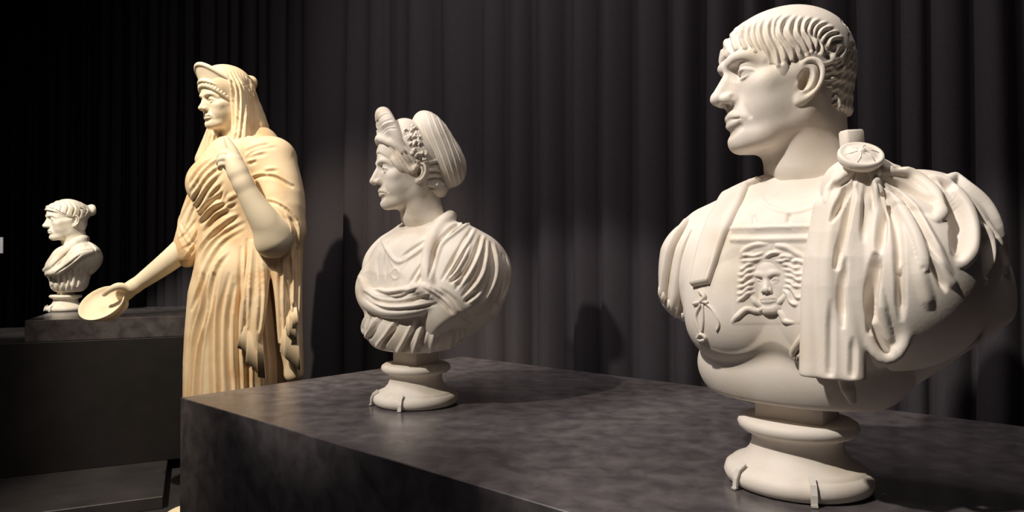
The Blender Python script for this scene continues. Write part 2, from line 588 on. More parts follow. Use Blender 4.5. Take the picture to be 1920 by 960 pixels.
# ------------------------------------------------------------------ head (millimetres: x to the person's left, y forward, z up from the chin)
def face(h=1.6, p=None, earpos=(70, -4, 96, 1.05, -14), neck=True, hi=(86, 138, 250), lo=(0, -112, -95), ears=True):
    q = dict(bignose=0.0, brow=1.0, jaw=1.0, full=0.0, hook=0.0, lid=1.0, chin=0.0)
    if p: q.update(p)
    G = Grid(lo, hi, h, sym=True)
    G.add(Ell((0, -6, 144), (75, 96, 77)))
    G.add(Ell((0, 32, 145), (62, 65, 56)), 20)
    G.add(Ell((0, 40, 88), (58 + q['full'], 50, 62)), 25)
    w = 50 * q['jaw']
    G.add(Tube([(w, 0, 62), (w - 1, 12, 44), (34 * q['jaw'], 52, 24), (14, 80, 16)], [22, 21, 20, 17], 3), 24)
    G.add(Ell((0, 85, 14), (20, 16.5 + q['chin'], 14.5)), 10)
    G.add(Ell((0, 76, 48), (33, 27, 28)), 18)
    G.add(Ell((46, 60, 92), (20, 22, 17), rot(0, 0, 30)), 20)
    G.add(Tube([(52, 54, 96), (63, 24, 101), (66, 0, 104)], [11, 9, 8]), 18)
    G.add(Ell((54, 14, 78), (17, 27, 34)), 18)
    G.add(Ell((0, 42, 14), (36, 46, 17)), 20)
    # cheek plane in front of the jaw
    G.add(Ell((40, 50, 62), (24 + q['full'], 28, 28)), 22)
    # brow
    b = q['brow']
    G.add(Tube([(0, 92, 134), (14, 95, 136), (30, 92, 139), (44, 80, 136), (53, 65, 125)], [9 * b, 9.5 * b, 8.5 * b, 7.5 * b, 6], 3), 12)
    # eye sockets
    G.cut(Ell((31, 96, 117), (18, 15, 11), rot(0, 0, -18)), 9)
    G.cut(Ell((18, 93, 116.5), (7.5, 16, 11)), 7)
    # nose
    n = q['bignose']; hk = q['hook']
    G.add(Tube([(0, 92, 130), (0, 97 + hk * .5, 118), (0, 104 + n * .5 + hk, 103), (0, 115 + n, 87)], [8.5, 7.2, 8.0, 9.0], 4), 7)
    G.add(Tube([(0, 80, 118), (0, 90, 100), (0, 96, 82)], [12, 15, 17]), 11)
    G.add(Ell((0, 117 + n, 82), (9.5, 9.5, 8.5)), 6)
    G.add(Ell((13, 104 + n * .6, 80), (7.0, 12, 8.0), rot(0, 0, 12)), 4.5)
    G.add(Ell((0, 110 + n, 76), (5, 10, 5)), 4)
    G.cut(Ell((7, 108 + n * .7, 71.5), (4.2, 7.5, 5), rot(0, 0, 15)), 2)
    # mouth
    G.add(Tube([(0, 99.6, 53), (8, 99.6, 54), (17, 95, 51), (27, 86, 47.5)], [4.4, 4.5, 3.8, 2.2], 4), 6)
    G.add(Tube([(0, 97.2, 39.5), (9, 96.4, 40), (18, 91.6, 43), (27, 85.5, 46.5)], [5.6, 5.4, 4.0, 2], 4), 6)
    G.cut(Tube([(0, 106.5, 46.4), (9, 104.5, 47.2), (18, 98.8, 46.5), (28, 88, 46)], [2.0, 2.0, 1.8, 1.2], 4), 2.2)
    G.cut(Tube([(0, 104, 27.5), (12, 102, 28.5), (22, 95, 33)], [6, 5.6, 3], 3), 8)
    G.cut(Tube([(0, 108, 66), (0, 109, 58)], [2.5, 2.5]), 4)
    # naso-labial
    G.cut(Tube([(20, 100, 81), (29, 95.5, 70), (35, 89, 56), (37, 84, 46)], [2.4, 3.0, 2.4, 0.6], 4), 7)
    # eye
    G.add(Ell((31, 77, 113.5), (16.5, 11.8, 10)), 1.5)
    L = q['lid']
    up = [(14.5, 83.5, 111), (20, 87.6, 116), (29, 89.6, 118.4), (38, 86.8, 117.6), (46, 79.8, 113.6), (51, 74.5, 109.8)]
    G.add(Tube(up, [1.8, 2.6 * L, 3.0 * L, 2.9 * L, 2.6 * L, 1.6], 5), 1.2)
    up2 = [(18, 82, 119), (25, 86.5, 124), (33, 86.5, 125.5), (42, 80, 122.5), (50, 71, 116)]
    G.add(Tube(up2, [2, 3.2 * L, 3.6 * L, 3.4 * L, 2], 5), 3)
    dn = [(14.5, 83.5, 110.6), (21, 86.3, 107), (30, 87.2, 105.4), (39, 84.6, 106.2), (48, 76.5, 109.6)]
    G.add(Tube(dn, [1.6, 2.2, 2.4, 2.2, 1.6], 5), 2)
    if ears:
        ear(G, *earpos)
    if neck:
        G.add(Tube([(0, -30, 90), (0, -28, 40), (0, -34, -20), (0, -40, -110)], [58, 54, 53, 64], 3), 22)
        G.add(Tube([(26, -4, 30), (12, 2, -30)], [34, 40]), 24)
    return G
def ear(G, x=70, y=-4, z=96, s=1.05, t=-14):
    R = rot(0, 0, 0)
    a = math.radians(t)
    def e(yy, zz, out):            # ear plane: leans back, front edge on the head, rear edge standing out
        yy, zz = yy * s, zz * s
        Y = yy * math.cos(a) + zz * math.sin(a); Z = -yy * math.sin(a) + zz * math.cos(a)
        return (x + out * s - 0.26 * yy, y + Y, z + Z)
    G.add(Ell(e(-9, 2, -4), (8, 17 * s, 30 * s), rot(t * -1, 0, 16)), 5)
    G.cut(Ell(e(-5, 2, 5), (9, 11.5 * s, 17 * s), rot(-t, 0, 16)), 3)
    helix = [e(2, 4, 0), e(5, 14, 2), e(3, 26, 4), e(-6, 33, 5), e(-17, 30, 6), e(-23, 18, 7), e(-23, 2, 7), e(-18, -13, 5), e(-9, -24, 3), e(0, -30, 0)]
    G.add(Tube(helix, [2.6, 3.4, 4.0, 4.3, 4.2, 3.9, 3.5, 3.3, 4.2, 5.5], 4), 2.0)
    G.add(Tube([e(-2, 22, 0), e(-11, 19, 2.5), e(-14.5, 6, 3), e(-11, -9, 2.5), e(-3, -15, 2)], [2.5, 3.2, 3.2, 3.0, 2.8], 4), 2.0)
    G.add(Ell(e(-2, -25, 0), (6, 9 * s, 9.5 * s), rot(0, 0, 14)), 4)
    G.add(Tube([e(6, -12, -2), e(4.5, -4, 2), e(5, 3, 0)], [4.5, 4.2, 3.5]), 3)
    G.cut(Ell(e(-2, -1, 1), (12, 6.5 * s, 11 * s), rot(-t, 0, 10)), 2.0)

class Pose:
    """places a head: forward direction (degrees anticlockwise from +X), pitch down, roll, scale, world spot of local point"""
    def __init__(s, yaw, pitch, roll, scale, local, world):
        f = Matrix.Rotation(math.radians(yaw - 90), 3, 'Z')
        m = f @ Matrix.Rotation(math.radians(-pitch), 3, 'X') @ Matrix.Rotation(math.radians(roll), 3, 'Y')
        # x must be the person's left: forward y, up z, left = -right
        s.R = np.array(m) @ np.diag([-1, 1, 1])
        s.sc = scale
        s.t = np.asarray(world, float) - s.R @ (np.asarray(local, float) * scale)
    def __call__(s, v):
        return (np.asarray(v, float) * s.sc) @ s.R.T + s.t
    def inv(s, w):
        return (np.asarray(w, float) - s.t) @ s.R / s.sc
    def place(s, M):
        M.V = s(M.V); M.Q = M.Q[:, ::-1].copy(); M.N = M.normals(); M._bvh = None
        return M
# ------------------------------------------------------------------ the room: floor, curtain, plinths
def rz(ex):                                             # rotation with x axis along ex
    ex = np.array([ex[0], ex[1], 0.0]); ex /= np.linalg.norm(ex)
    return np.stack([ex, np.array([-ex[1], ex[0], 0]), np.array([0, 0, 1.0])], 1)
M_FLOOR = noise_mat('dark_floor', (0.020, 0.019, 0.021), (0.032, 0.030, 0.033), 3, rough=0.6)
M_WALL = noise_mat('black_wall', (0.010, 0.010, 0.013), (0.014, 0.014, 0.017), 3, rough=0.9)
M_PLINTH = noise_mat('mottled_black_laminate', (0.066, 0.057, 0.061), (0.135, 0.120, 0.123), 17, rough=0.24, detail=14, lo=0.34, hi=0.70, bump=0.06, bscale=140, distort=0.3)
M_BLACK = noise_mat('black_board', (0.008, 0.0065, 0.007), (0.013, 0.010, 0.011), 9, rough=0.6, bump=0.1, bscale=60)
M_STEP = noise_mat('grey_step_board', (0.026, 0.023, 0.025), (0.042, 0.038, 0.041), 5, rough=0.55)
def cloth_mat():
    m, nt, b = nmat('charcoal_curtain_cloth')
    tc = nt.nodes.new('ShaderNodeTexCoord')
    mp = nt.nodes.new('ShaderNodeMapping'); mp.inputs['Scale'].default_value = (260, 260, 90)
    n = nt.nodes.new('ShaderNodeTexNoise'); n.inputs['Scale'].default_value = 1.0; n.inputs['Detail'].default_value = 4
    nt.links.new(tc.outputs['Object'], mp.inputs['Vector']); nt.links.new(mp.outputs['Vector'], n.inputs['Vector'])
    r = nt.nodes.new('ShaderNodeValToRGB')
    r.color_ramp.elements[0].color = (0.038, 0.033, 0.038, 1); r.color_ramp.elements[1].color = (0.062, 0.055, 0.061, 1)
    nt.links.new(n.outputs['Fac'], r.inputs['Fac']); nt.links.new(r.outputs['Color'], b.inputs['Base Color'])
    b.inputs['Roughness'].default_value = 0.95; b.inputs['Specular IOR Level'].default_value = 0.1
    bp = nt.nodes.new('ShaderNodeBump'); bp.inputs['Strength'].default_value = 0.3; bp.inputs['Distance'].default_value = 0.001
    nt.links.new(n.outputs['Fac'], bp.inputs['Height']); nt.links.new(bp.outputs['Normal'], b.inputs['Normal'])
    return m
M_CURTAIN = cloth_mat()
EA = np.array([0.758, -0.652]); GA = np.array([0.652, 0.758])       # long and short axis of the big plinth
TA = np.array([-1.08, 2.19])                                         # its near left corner
G2 = np.array([0.903, 0.43]); E2 = np.array([-0.43, 0.903])
def pbox(name, o, ex, lx, ly, z0, z1, mat, bev=0.003, parent=None):
    """box with corner o, axis ex, lengths lx (along ex), ly (to the left of ex)"""
    R = rz(ex)
    c = np.array([o[0], o[1], 0]) + R[:, 0] * lx / 2 + R[:, 1] * ly / 2
    c[2] = (z0 + z1) / 2
    V, Q = box(c, (lx / 2, ly / 2, (z1 - z0) / 2), R, bev)
    return obj(name, V, Q, mat, parent, smooth=False)
def room():
    V, Q = box((0, 3, -0.05), (9, 11, 0.05))
    tag(obj('floor', V, Q, M_FLOOR, smooth=False), kind='structure')
    # curtain line just behind the big plinth
    B0 = TA + GA * 1.30
    C0 = B0 + GA * 0.17
    def t_at(px):
        k = (px - 960) / FPX
        return (k * C0[1] - C0[0]) / (EA[0] - k * EA[1])
    val = [450, 482, 505, 541, 572, 656, 693, 731, 768, 827, 914, 960, 1010, 1077, 1135, 1200, 1268, 1330, 1395, 1450, 1520, 1607, 1690, 1745, 1825, 1915]
    ts = [t_at(p) for p in val]
    random.seed(11)
    t = ts[0]
    while t > -9.2:
        t -= random.uniform(.10, .22); ts.insert(0, t)
    t = ts[-1]
    while t < 3.2:
        t += random.uniform(.08, .16); ts.append(t)
    T, O = [], []
    for a, b in zip(ts[:-1], ts[1:]):
        w = b - a
        A = min(0.115, 0.025 + 0.62 * w) * random.uniform(.35, .95)
        sk = random.uniform(-.25, .25)
        for i in range(10):
            u = i / 10
            v = u + sk * u * (1 - u)
            T.append(a + w * u); O.append(A * math.sin(math.pi * v) ** 0.75 + 0.004 * math.sin(9 * u + a * 7))
    T = np.array(T); O = np.array(O)
    zs = np.linspace(0.01, 5.8, 28)
    nz = len(zs); n = len(T)
    V = []
    for j, z in enumerate(zs):
        sway = 0.006 * np.sin(T * 3.1 + z * 1.3) + 0.004 * np.sin(T * 11 + z * 2.1)
        f = O * (1 + 0.10 * np.sin(T * 5 + z * .9))
        p = C0[None, :] + EA[None, :] * (T + sway)[:, None] - GA[None, :] * f[:, None]
        V.append(np.hstack([p, np.full((n, 1), z)]))
    F = np.vstack(V)
    Bk = F.copy(); Bk[:, :2] += GA * 0.006
    Vv = np.vstack([F, Bk]); o = n * nz
    i, j = np.meshgrid(np.arange(n - 1), np.arange(nz - 1), indexing='ij')
    i, j = i.ravel(), j.ravel()
    q = np.stack([j * n + i, j * n + i + 1, (j + 1) * n + i + 1, (j + 1) * n + i], 1)
    Qv = np.vstack([q, q[:, ::-1] + o])
    tag(obj('curtain', Vv, Qv, M_CURTAIN), 'floor-length charcoal curtain hanging in deep vertical folds behind all the sculptures', 'curtain')
    w0 = C0 - EA * 9.2
    tag(pbox('wall_left', w0 - GA * 13.0, -EA, 0.1, 13.4, 0, 5.8, M_WALL, 0), kind='structure')
    # big plinth that carries the two large busts
    R = rz(EA)
    o = pbox('display_plinth', TA, EA, 2.7, 1.30, 0, TABLE_Z, M_PLINTH, 0.002)
    tag(o, 'long mottled black plinth under the armoured man and the woman with crested hair', 'plinth')
    # low steps under the statue and the far plinth
    S0 = np.array([-1.8, 3.15])
    pc = S0 - G2 * 0.4 + E2 * 0.2
    lpf = empty('low_platform', (pc[0], pc[1], 0), 'low broad dark grey platform on which the veiled statue stands', 'platform')
    pbox('front_board', S0 - G2 * 1.7 - E2 * 0.42, G2, 2.5, 1.22, 0, EYE - 1.16, M_STEP, 0.003, lpf)
    pbox('rear_board', S0 - G2 * 1.7 + E2 * 0.80, G2, 1.80, 1.17, 0, EYE - 1.16, M_STEP, 0.003, lpf)
    far = empty('display_plinth', (-2.57 + .3, 3.54 + .8, EYE - 1.16), 'stepped black plinth under the small far bust with knotted hair', 'plinth')
    c = np.array([-2.57, 3.54])
    pbox('base_step', S0 - G2 * 1.7, G2, 1.85, 1.95, EYE - 1.16, EYE - 1.10, M_STEP, 0.003, far)
    pbox('body', c - G2 * 0.9 - E2 * 0.025, G2, 1.8, 1.1, EYE - 1.10, EYE - 0.406, M_BLACK, 0.003, far)
    pbox('top_slab', c, G2, 0.89, 1.05, EYE - 0.406, EYE - 0.29, M_PLINTH, 0.003, far)
    # small label card on a thin post at the picture's left edge
    lp = P(-10, 460, 4.0)
    st = empty('label_stand', (lp[0], lp[1], EYE - 0.404), 'small pale label card on a thin dark post at the far left edge', 'label')
    V, Q = lathe([(.03, 0), (.03, .006), (.005, .010), (.005, lp[2] - EYE + .406 - .03)], (lp[0], lp[1], EYE - .404), 16)
    obj('post', V, Q, M_BLACK, st)
    V, Q = box(lp, (.044, .004, .048), rz((1, .25)), .001)
    obj('card', V, Q, M_CARD, st, smooth=False)
room()
def trajan():
    base = P(1495, 905, 1.33); base[2] = TABLE_Z
    pose = Pose(184, 3.3, 2, 0.00129, (0, 0, 100), P(1479, 161, 1.37))
    G = face(1.5, dict(bignose=2, hook=2, brow=1.05), earpos=(69, 17, 85, 1.03, -14))
    H = pose.place(G.mesh(1))
    r = empty('portrait_bust', base, 'cream plaster bust of a short-haired man in a cuirass and brooched cloak, nearest of all', 'bust')
    obj('head', H.V, H.Q, M_PLASTER, r)
    # hair cap: combed forward, cut straight over the forehead
    g = Grid((0, -118, 20), (90, 112, 236), 1.5, sym=True)
    g.add(Ell((0, -6, 144), (80, 97, 80.5)))
    g.add(Ell((0, 33, 145), (67.5, 70, 60)), 20)
    g.add(Tube([(0, -35, 110), (0, -36, 60), (0, -36, 30)], [66, 58, 53]), 20)
    g.add(Ell((66, 42, 112), (8, 14, 26)), 8)
    ys = [-120, -70, -36, -26, -18, -8, 6, 22, 34, 36, 50, 52, 60, 70, 84, 92, 110]
    zs = [44, 44, 46, 60, 92, 112, 116, 116, 112, 88, 89, 108, 112, 126, 140, 145, 145]
    g.keep(Fun(lambda X, Y, Z: ((np.interp(Y, ys, zs) + 2.2 * np.sin(Y * 0.7) + 1.0 * np.sin(X * 0.42 + 1)).astype(f32) - Z) * f32(0.75)), 5)
    B = pose.place(g.mesh(1)).smooth_normals(4)
    loc = crop_pts(1280, 0, 3, [
        [(205, 215), (190, 260), (190, 310)], [(240, 190), (225, 230), (228, 280)], [(285, 160), (262, 200), (262, 245), (275, 285)],
        [(330, 140), (305, 190), (310, 240), (325, 270)], [(365, 130), (345, 190), (365, 250), (385, 280)], [(400, 120), (380, 180), (400, 245), (440, 300)],
        [(430, 110), (410, 160), (420, 220), (450, 290), (470, 350)], [(470, 100), (450, 160), (465, 230), (500, 300), (515, 380)],
        [(520, 95), (500, 140), (505, 200), (540, 270), (555, 350)], [(570, 80), (530, 120), (525, 190), (560, 240), (595, 300), (605, 380)],
        [(620, 85), (585, 115), (565, 165), (590, 220), (635, 270), (640, 340)], [(650, 88), (625, 140), (625, 190), (660, 240), (690, 300)],
        [(690, 95), (665, 130), (665, 180), (690, 220), (715, 280)], [(740, 95), (710, 130), (700, 170), (730, 215), (745, 280)],
        [(790, 110), (740, 145), (735, 190), (770, 230), (765, 290)], [(830, 130), (770, 155), (760, 200), (795, 245), (815, 310)],
        [(860, 160), (800, 180), (780, 220), (810, 270)], [(890, 190), (830, 200), (805, 240), (835, 300)], [(905, 225), (850, 235), (835, 275)]])
    st = []
    for l in loc:
        st.append((l, 0.0062, -0.0062, 'v', (0, 1)))
    for a, b in zip(loc[:-1], loc[1:]):
        n = min(len(a), len(b))
        mid = [((p[0] + q[0]) / 2, (p[1] + q[1]) / 2) for p, q in zip(a[:n], b[:n])]
        st.append((mid, 0.0075, 0.003, 'r', (0.2, 0.8)))
        st.append(([(p[0] + 2, p[1]) for p in mid[1:]], 0.003, -0.0012, 'v', (0, 0)))
    nape = crop_pts(1440, 60, 4.8, [
        [(470, 300), (520, 315), (590, 280)], [(470, 345), (535, 350), (600, 315)], [(470, 400), (540, 400), (610, 365)], [(475, 450), (550, 455), (640, 420)],
        [(450, 500), (520, 520), (590, 500)], [(560, 480), (620, 470), (670, 430)], [(420, 545), (470, 570), (540, 560)], [(540, 560), (600, 550), (650, 510)],
        [(410, 600), (470, 625), (530, 610)], [(530, 630), (590, 620), (640, 580)], [(420, 660), (480, 680), (540, 660)], [(550, 690), (600, 670), (630, 640)],
        [(460, 730), (510, 765), (560, 740)], [(600, 400), (650, 380), (690, 340)], [(610, 330), (660, 310), (700, 270)]])
    for l in nape:
        st.append((l, 0.007, -0.006, 'v', (0, 0)))
        st.append(([(x + 1, y - 5) for x, y in l], 0.006, 0.003, 'r', (0, 0)))
    B.draw(st[:4]); B.draw(st[4:], mirror=pose)
    # comma locks round the back of the head
    random.seed(3)
    for row in range(9):
        for col in range(-9, 10):
            an = math.radians(180 + col * 9.5 + (row % 2) * 4.5)
            if (abs(col) == 9 and row < 6) or (row >= 5 and abs(col) > 5): continue
            z = 58 + row * 17
            d0 = np.array([math.sin(an) * .8, math.cos(an), 0])
            pts, nn = [], []
            for t in (0, 1, 2, 3):
                a2 = an + (t - 1.5) * 0.055 * (1 if col >= 0 else -1)
                q = pose(np.array([math.sin(a2) * 90, math.cos(a2) * 110 - 6, z + 7 - 5 * t + random.uniform(-1, 1)]))
                hpt = B.bvh.find_nearest(Vector(q))
                pts.append(np.array(hpt[0])); nn.append(np.array(hpt[1]))
            pts = spline(np.array(pts), 3); nn = np.repeat(np.array(nn), 3, 0)[:len(pts)]
            B.stroke(pts, nn, .0075, -.0036, 'v', (.2, .2))
    B.smooth(1, .25)
    obj('hair', B.V, B.Q, M_PLASTER, r)
    trajan_body(r, base)
def trajan_body(r, base):
    fr = Pose(229.5, 0, 0, 1.0, (0, 0, 0), base)
    # ---- cuirass with modelled chest
    g = Grid((0, -0.2, 0.14), (0.36, 0.26, 0.62), 0.003, sym=True)
    g.add(Ell((0, 0, 0.37), (0.215, 0.125, 0.215)))
    g.add(Ell((0, 0.035, 0.43), (0.20, 0.105, 0.12)), 0.05)
    g.add(Ell((0.088, 0.058, 0.37), (0.112, 0.096, 0.10)), 0.035)
    g.add(Ell((0.086, 0.062, 0.310), (0.106, 0.092, 0.080)), 0.04)
    g.add(Ell((0.20, -0.015, 0.435), (0.09, 0.09, 0.10)), 0.06)
    g.add(Tube([(0, -0.04, 0.585), (0.18, -0.03, 0.505)], [0.068, 0.055]), 0.05)
    g.add(Ell((0, 0.03, 0.48), (0.13, 0.10, 0.065)), 0.04)
    g.add(Ell((0, -0.01, 0.225), (0.205, 0.135, 0.115)), 0.012)
    g.cut(Half((0, 0, 0.165), (0, 0, 1)), 0.012)
    g.unsym()
    g.keep(Half((0.165, 0, 0.165), (0.70, 0, -0.71)), 0.02)
    g.keep(Half((-0.185, 0, 0.165), (-0.80, 0, -0.6)), 0.02)
    C = fr.place(g.mesh(1)).smooth_normals(4)
    C.draw([
        ([(1372, 428), (1450, 426), (1545, 424)], 0.005, 0.003, 'p', (1, 1)), ([(1372, 450), (1450, 449), (1545, 447)], 0.005, 0.003, 'p', (1, 1)),
        ([(1372, 439), (1450, 438), (1545, 436)], 0.006, -0.002, 'r', (1, 1)),
        ([(1413, 404), (1414, 420)], 0.006, -0.006, 'v', (.5, .5)), ([(1480, 403), (1479, 417)], 0.006, -0.006, 'v', (.5, .5)),
        ([(1424, 360), (1436, 384), (1485, 398), (1545, 378), (1570, 350)], 0.006, 0.0025, 't', (.5, .5)),
    ])
    obj('cuirass', C.V, C.Q, M_PLASTER, r)
    # ---- arm stump with hanging leather strips
    s = Grid((-0.37, -0.14, 0.26), (-0.14, 0.16, 0.58), 0.003)
    s.add(Ell((-0.212, -0.015, 0.42), (0.078, 0.09, 0.115)))
    s.add(Tube([(-0.215, 0.0, 0.44), (-0.232, 0.02, 0.37)], [0.072, 0.052]), 0.03)
    S = fr.place(s.mesh(1)).smooth_normals(6)
    sl = obj('sleeve', S.V, S.Q, M_PLASTER, r)
    a = lambda L: crop_pts(1240, 380, 3.2, [L])[0]
    for A, B in (
        ([(150, 110), (60, 230), (22, 380), (6, 540)], [(190, 115), (100, 240), (58, 400), (34, 590)]),
        ([(185, 150), (110, 250), (72, 420), (46, 610)], [(200, 190), (160, 310), (128, 560), (108, 665)]),
        ([(200, 220), (165, 330), (135, 560), (122, 690)], [(215, 240), (190, 420), (186, 600), (170, 705)]),
        ([(215, 260), (205, 420), (195, 560), (180, 690)], [(225, 280), (228, 430), (225, 540), (222, 640)])):
        A, B = [(p[0] + .1 * (q[0] - p[0]), p[1] + .1 * (q[1] - p[1])) for p, q in zip(A, B)], [(q[0] - .1 * (q[0] - p[0]), q[1] - .1 * (q[1] - p[1])) for p, q in zip(A, B)]
        W = patch(S, a(A), a(B), 36, 9, 0.016, 0.006, 0.5, 0.05)
        o = obj('strip', W.V, W.Q, M_PLASTER, sl)
        t0, t1 = a(A)[-1], a(B)[-1]
        tv = []
        for q in range(3):
            u = (q + 0.5) / 3
            x, y = t0[0] + (t1[0] - t0[0]) * u, t0[1] + (t1[1] - t0[1]) * u
            pp, nn = S.cast([(x, y - 14), (x, y - 5), (x - 1, y + 5)])
            tv.append(sweep(pp + nn * 0.008, [0.004, 0.0052, 0.003], 8))
        V, Q = join(*tv)
        obj('fringe', V, Q, M_PLASTER, sl)
    # ---- broad shoulder flap
    A = [(1418, 318), (1398, 366), (1364, 440), (1332, 532)]
    B = [(1376, 338), (1350, 380), (1318, 450), (1300, 538)]
    U = Msh(np.vstack([C.V, S.V]), np.vstack([C.Q, S.Q + len(C.V)]))
    W = patch(U, A, B, 50, 20, 0.013, 0.01, 0.06, 0.02, lift=lambda u, v: -0.002 * (np.abs(v - 0.14) < 0.03))
    obj('shoulder_flap', W.V, W.Q, M_PLASTER, r)
    # ---- breast relief: mask with waving hair, on a thin ground
    W = patch(C, [(1360, 448), (1360, 622)], [(1530, 446), (1528, 620)], 130, 120, 0.0007, 0.006, 0.1, 0.1, psm=1, lift=lambda u, v: -0.0018 * np.clip(1 - np.minimum(np.minimum(u, 1 - u), np.minimum(v, 1 - v)) / 0.1, 0, 1))
    W.N = W.normals(); W.smooth_normals(8)
    b = lambda L: crop_pts(1240, 380, 3.2, [L])[0]
    st = []
    for L in ([(560, 360), (520, 375), (490, 400), (470, 395)], [(560, 395), (520, 410), (490, 435), (460, 430)], [(555, 430), (515, 445), (490, 470), (460, 470)],
              [(555, 470), (525, 485), (490, 505), (455, 510)], [(550, 505), (520, 515), (485, 545), (455, 545)], [(555, 535), (520, 545), (490, 570), (455, 595)],
              [(600, 335), (560, 345), (520, 350), (475, 350)], [(690, 350), (730, 350), (760, 340), (790, 355)], [(720, 370), (760, 375), (800, 395), (835, 385)],
              [(735, 400), (780, 410), (810, 430), (850, 425)], [(745, 435), (790, 445), (820, 465), (850, 460)], [(745, 470), (780, 480), (800, 500), (845, 505)],
              [(740, 505), (775, 510), (800, 540), (820, 570), (850, 560)], [(735, 530), (760, 545), (775, 590), (800, 610), (820, 605)],
              [(620, 330), (650, 310), (680, 300), (730, 305)], [(700, 330), (750, 320), (800, 335)], [(780, 360), (820, 350), (860, 370)], [(480, 330), (510, 315), (560, 320), (610, 300)]):
        st.append((b(L), .0062, .0052, 'r', (.2, .1)))
    for L in ([(475, 325), (500, 285), (560, 255), (630, 248)], [(680, 255), (750, 270), (800, 300), (850, 328)]):
        st.append((b(L), .008, .0045, 'r', (.3, .3)))
    st.append((b([(675, 235), (668, 270), (660, 320)]), .004, -.003, 'v', (.5, .5)))
    for L in ([(540, 555), (570, 600), (640, 628), (700, 600), (740, 560)],):
        st.append((b(L), .006, .005, 't', (.3, .3)))
    for L in ([(425, 715), (460, 680), (510, 640), (560, 650), (620, 660)], [(630, 655), (690, 645), (720, 670), (740, 710), (790, 720)]):
        st.append((b(L), .0052, .005, 't', (.2, .2)))
    st.append((b([(590, 640), (625, 640), (650, 655)]), .007, .007, 'r', (.5, .5)))
    W.draw(st)
    rel = obj('breast_relief', W.V, W.Q, M_PLASTER, r)
    fg = face(3.0, dict(brow=1.1), neck=False, ears=False, lo=(0, -10, -10), hi=(80, 135, 200))
    F = fg.mesh(1)
    F.V[:, 1] = (F.V[:, 1] - 62) * 0.6
    hit, nn = C.cast([(1440, 545)])
    mp = Pose(229.5 - 2, -2, 6, 0.00052, (0, 8, 80), hit[0])
    mp.place(F)
    obj('mask', F.V, F.Q, M_PLASTER, rel)
    # ---- ties at the sides
    tl = []
    for L, rr in (([(1314, 546), (1322, 556), (1316, 566)], .005), ([(1318, 566), (1306, 590), (1310, 615), (1316, 628)], [.003, .0034, .0025]), ([(1320, 566), (1336, 580), (1348, 606), (1344, 620)], [.0025, .0025, .002]), ([(1302, 570), (1318, 566), (1328, 568)], .0038), ([(1318, 570), (1319, 600), (1317, 622)], .0025), ([(1308, 634), (1316, 626), (1324, 634), (1316, 638), (1308, 634)], .0036)):
        tl.append(sweep_on(U, L, rr))
    V, Q = join(*tl); obj('tie', V, Q, M_PLASTER, r)
    tl = []
    for L, rr in (([(1533, 612), (1510, 630), (1488, 660), (1500, 668), (1524, 634)], [.007, .008, .006, .006, .006]), ([(1531, 615), (1524, 640), (1522, 668)], .006), ([(1520, 660), (1528, 668), (1524, 682)], .007), ([(1536, 565), (1520, 560), (1512, 556)], [.006, .005, .003])):
        tl.append(sweep_on(C, L, rr))
    V, Q = join(*tl); obj('tie', V, Q, M_PLASTER, r)
    # ---- cloak over the left shoulder
    k = Grid((-0.02, -0.22, 0.15), (0.40, 0.25, 0.66), 0.0021)
    k.add(Ell((0.195, -0.02, 0.47), (0.14, 0.125, 0.135)))
    k.add(Ell((0.212, 0.035, 0.398), (0.112, 0.14, 0.142)), 0.04)
    k.add(Ell((0.17, 0.06, 0.40), (0.09, 0.10, 0.15)), 0.04)
    k.add(Ell((0.20, -0.125, 0.37), (0.145, 0.065, 0.17)), 0.02)
    k.add(Ell((0.13, 0.05, 0.57), (0.07, 0.06, 0.06)), 0.03)
    for pts, rad in (
        ([(.10, .09, .60), (.08, .15, .44), (.083, .178, .245)], [.005, .018, .020]),
        ([(.115, .10, .60), (.105, .16, .44), (.115, .182, .243)], [.005, .019, .019]),
        ([(.13, .10, .60), (.135, .155, .44), (.146, .176, .245)], [.005, .020, .018]),
        ([(.145, .09, .60), (.15, .155, .44), (.165, .172, .32), (.192, .165, .278), (.217, .148, .32), (.200, .14, .45), (.16, .10, .6)], [.005, .014, .009, .009, .010, .014, .005])):
        k.add(Tube(pts, rad, 4), 0.008)
    k.add(Ell((.19, .14, .36), (.03, .02, .08)), 0.01)
    k.add(Box((.112, .145, .39), (.043, .018, .16), rot(11, 0, 0), .016), 0.02)
    k.cut(Box((.113, .20, .195), (.075, .07, .046), None, .004), 0.004)
    k.add(Ell((.155, -.065, .27), (.15, .07, .10)), 0.015)
    k.add(Tube([(.125, .165, .26), (.135, .165, .225), (.14, .16, .205)], [.012, .012, .007]), 0.004)
    k.cut(Ell((0.0, 0.0, 0.62), (0.095, 0.10, 0.2)), 0.01)
    k.keep(Half((0.15, 0, 0.165), (0.66, 0, -0.75)), 0.01)
    K = fr.place(k.mesh(1)).smooth_normals(6)
    a = lambda L: crop_pts(1540, 220, 3.2, [L])[0]
    b = lambda L: crop_pts(1540, 480, 3.2, [L])[0]
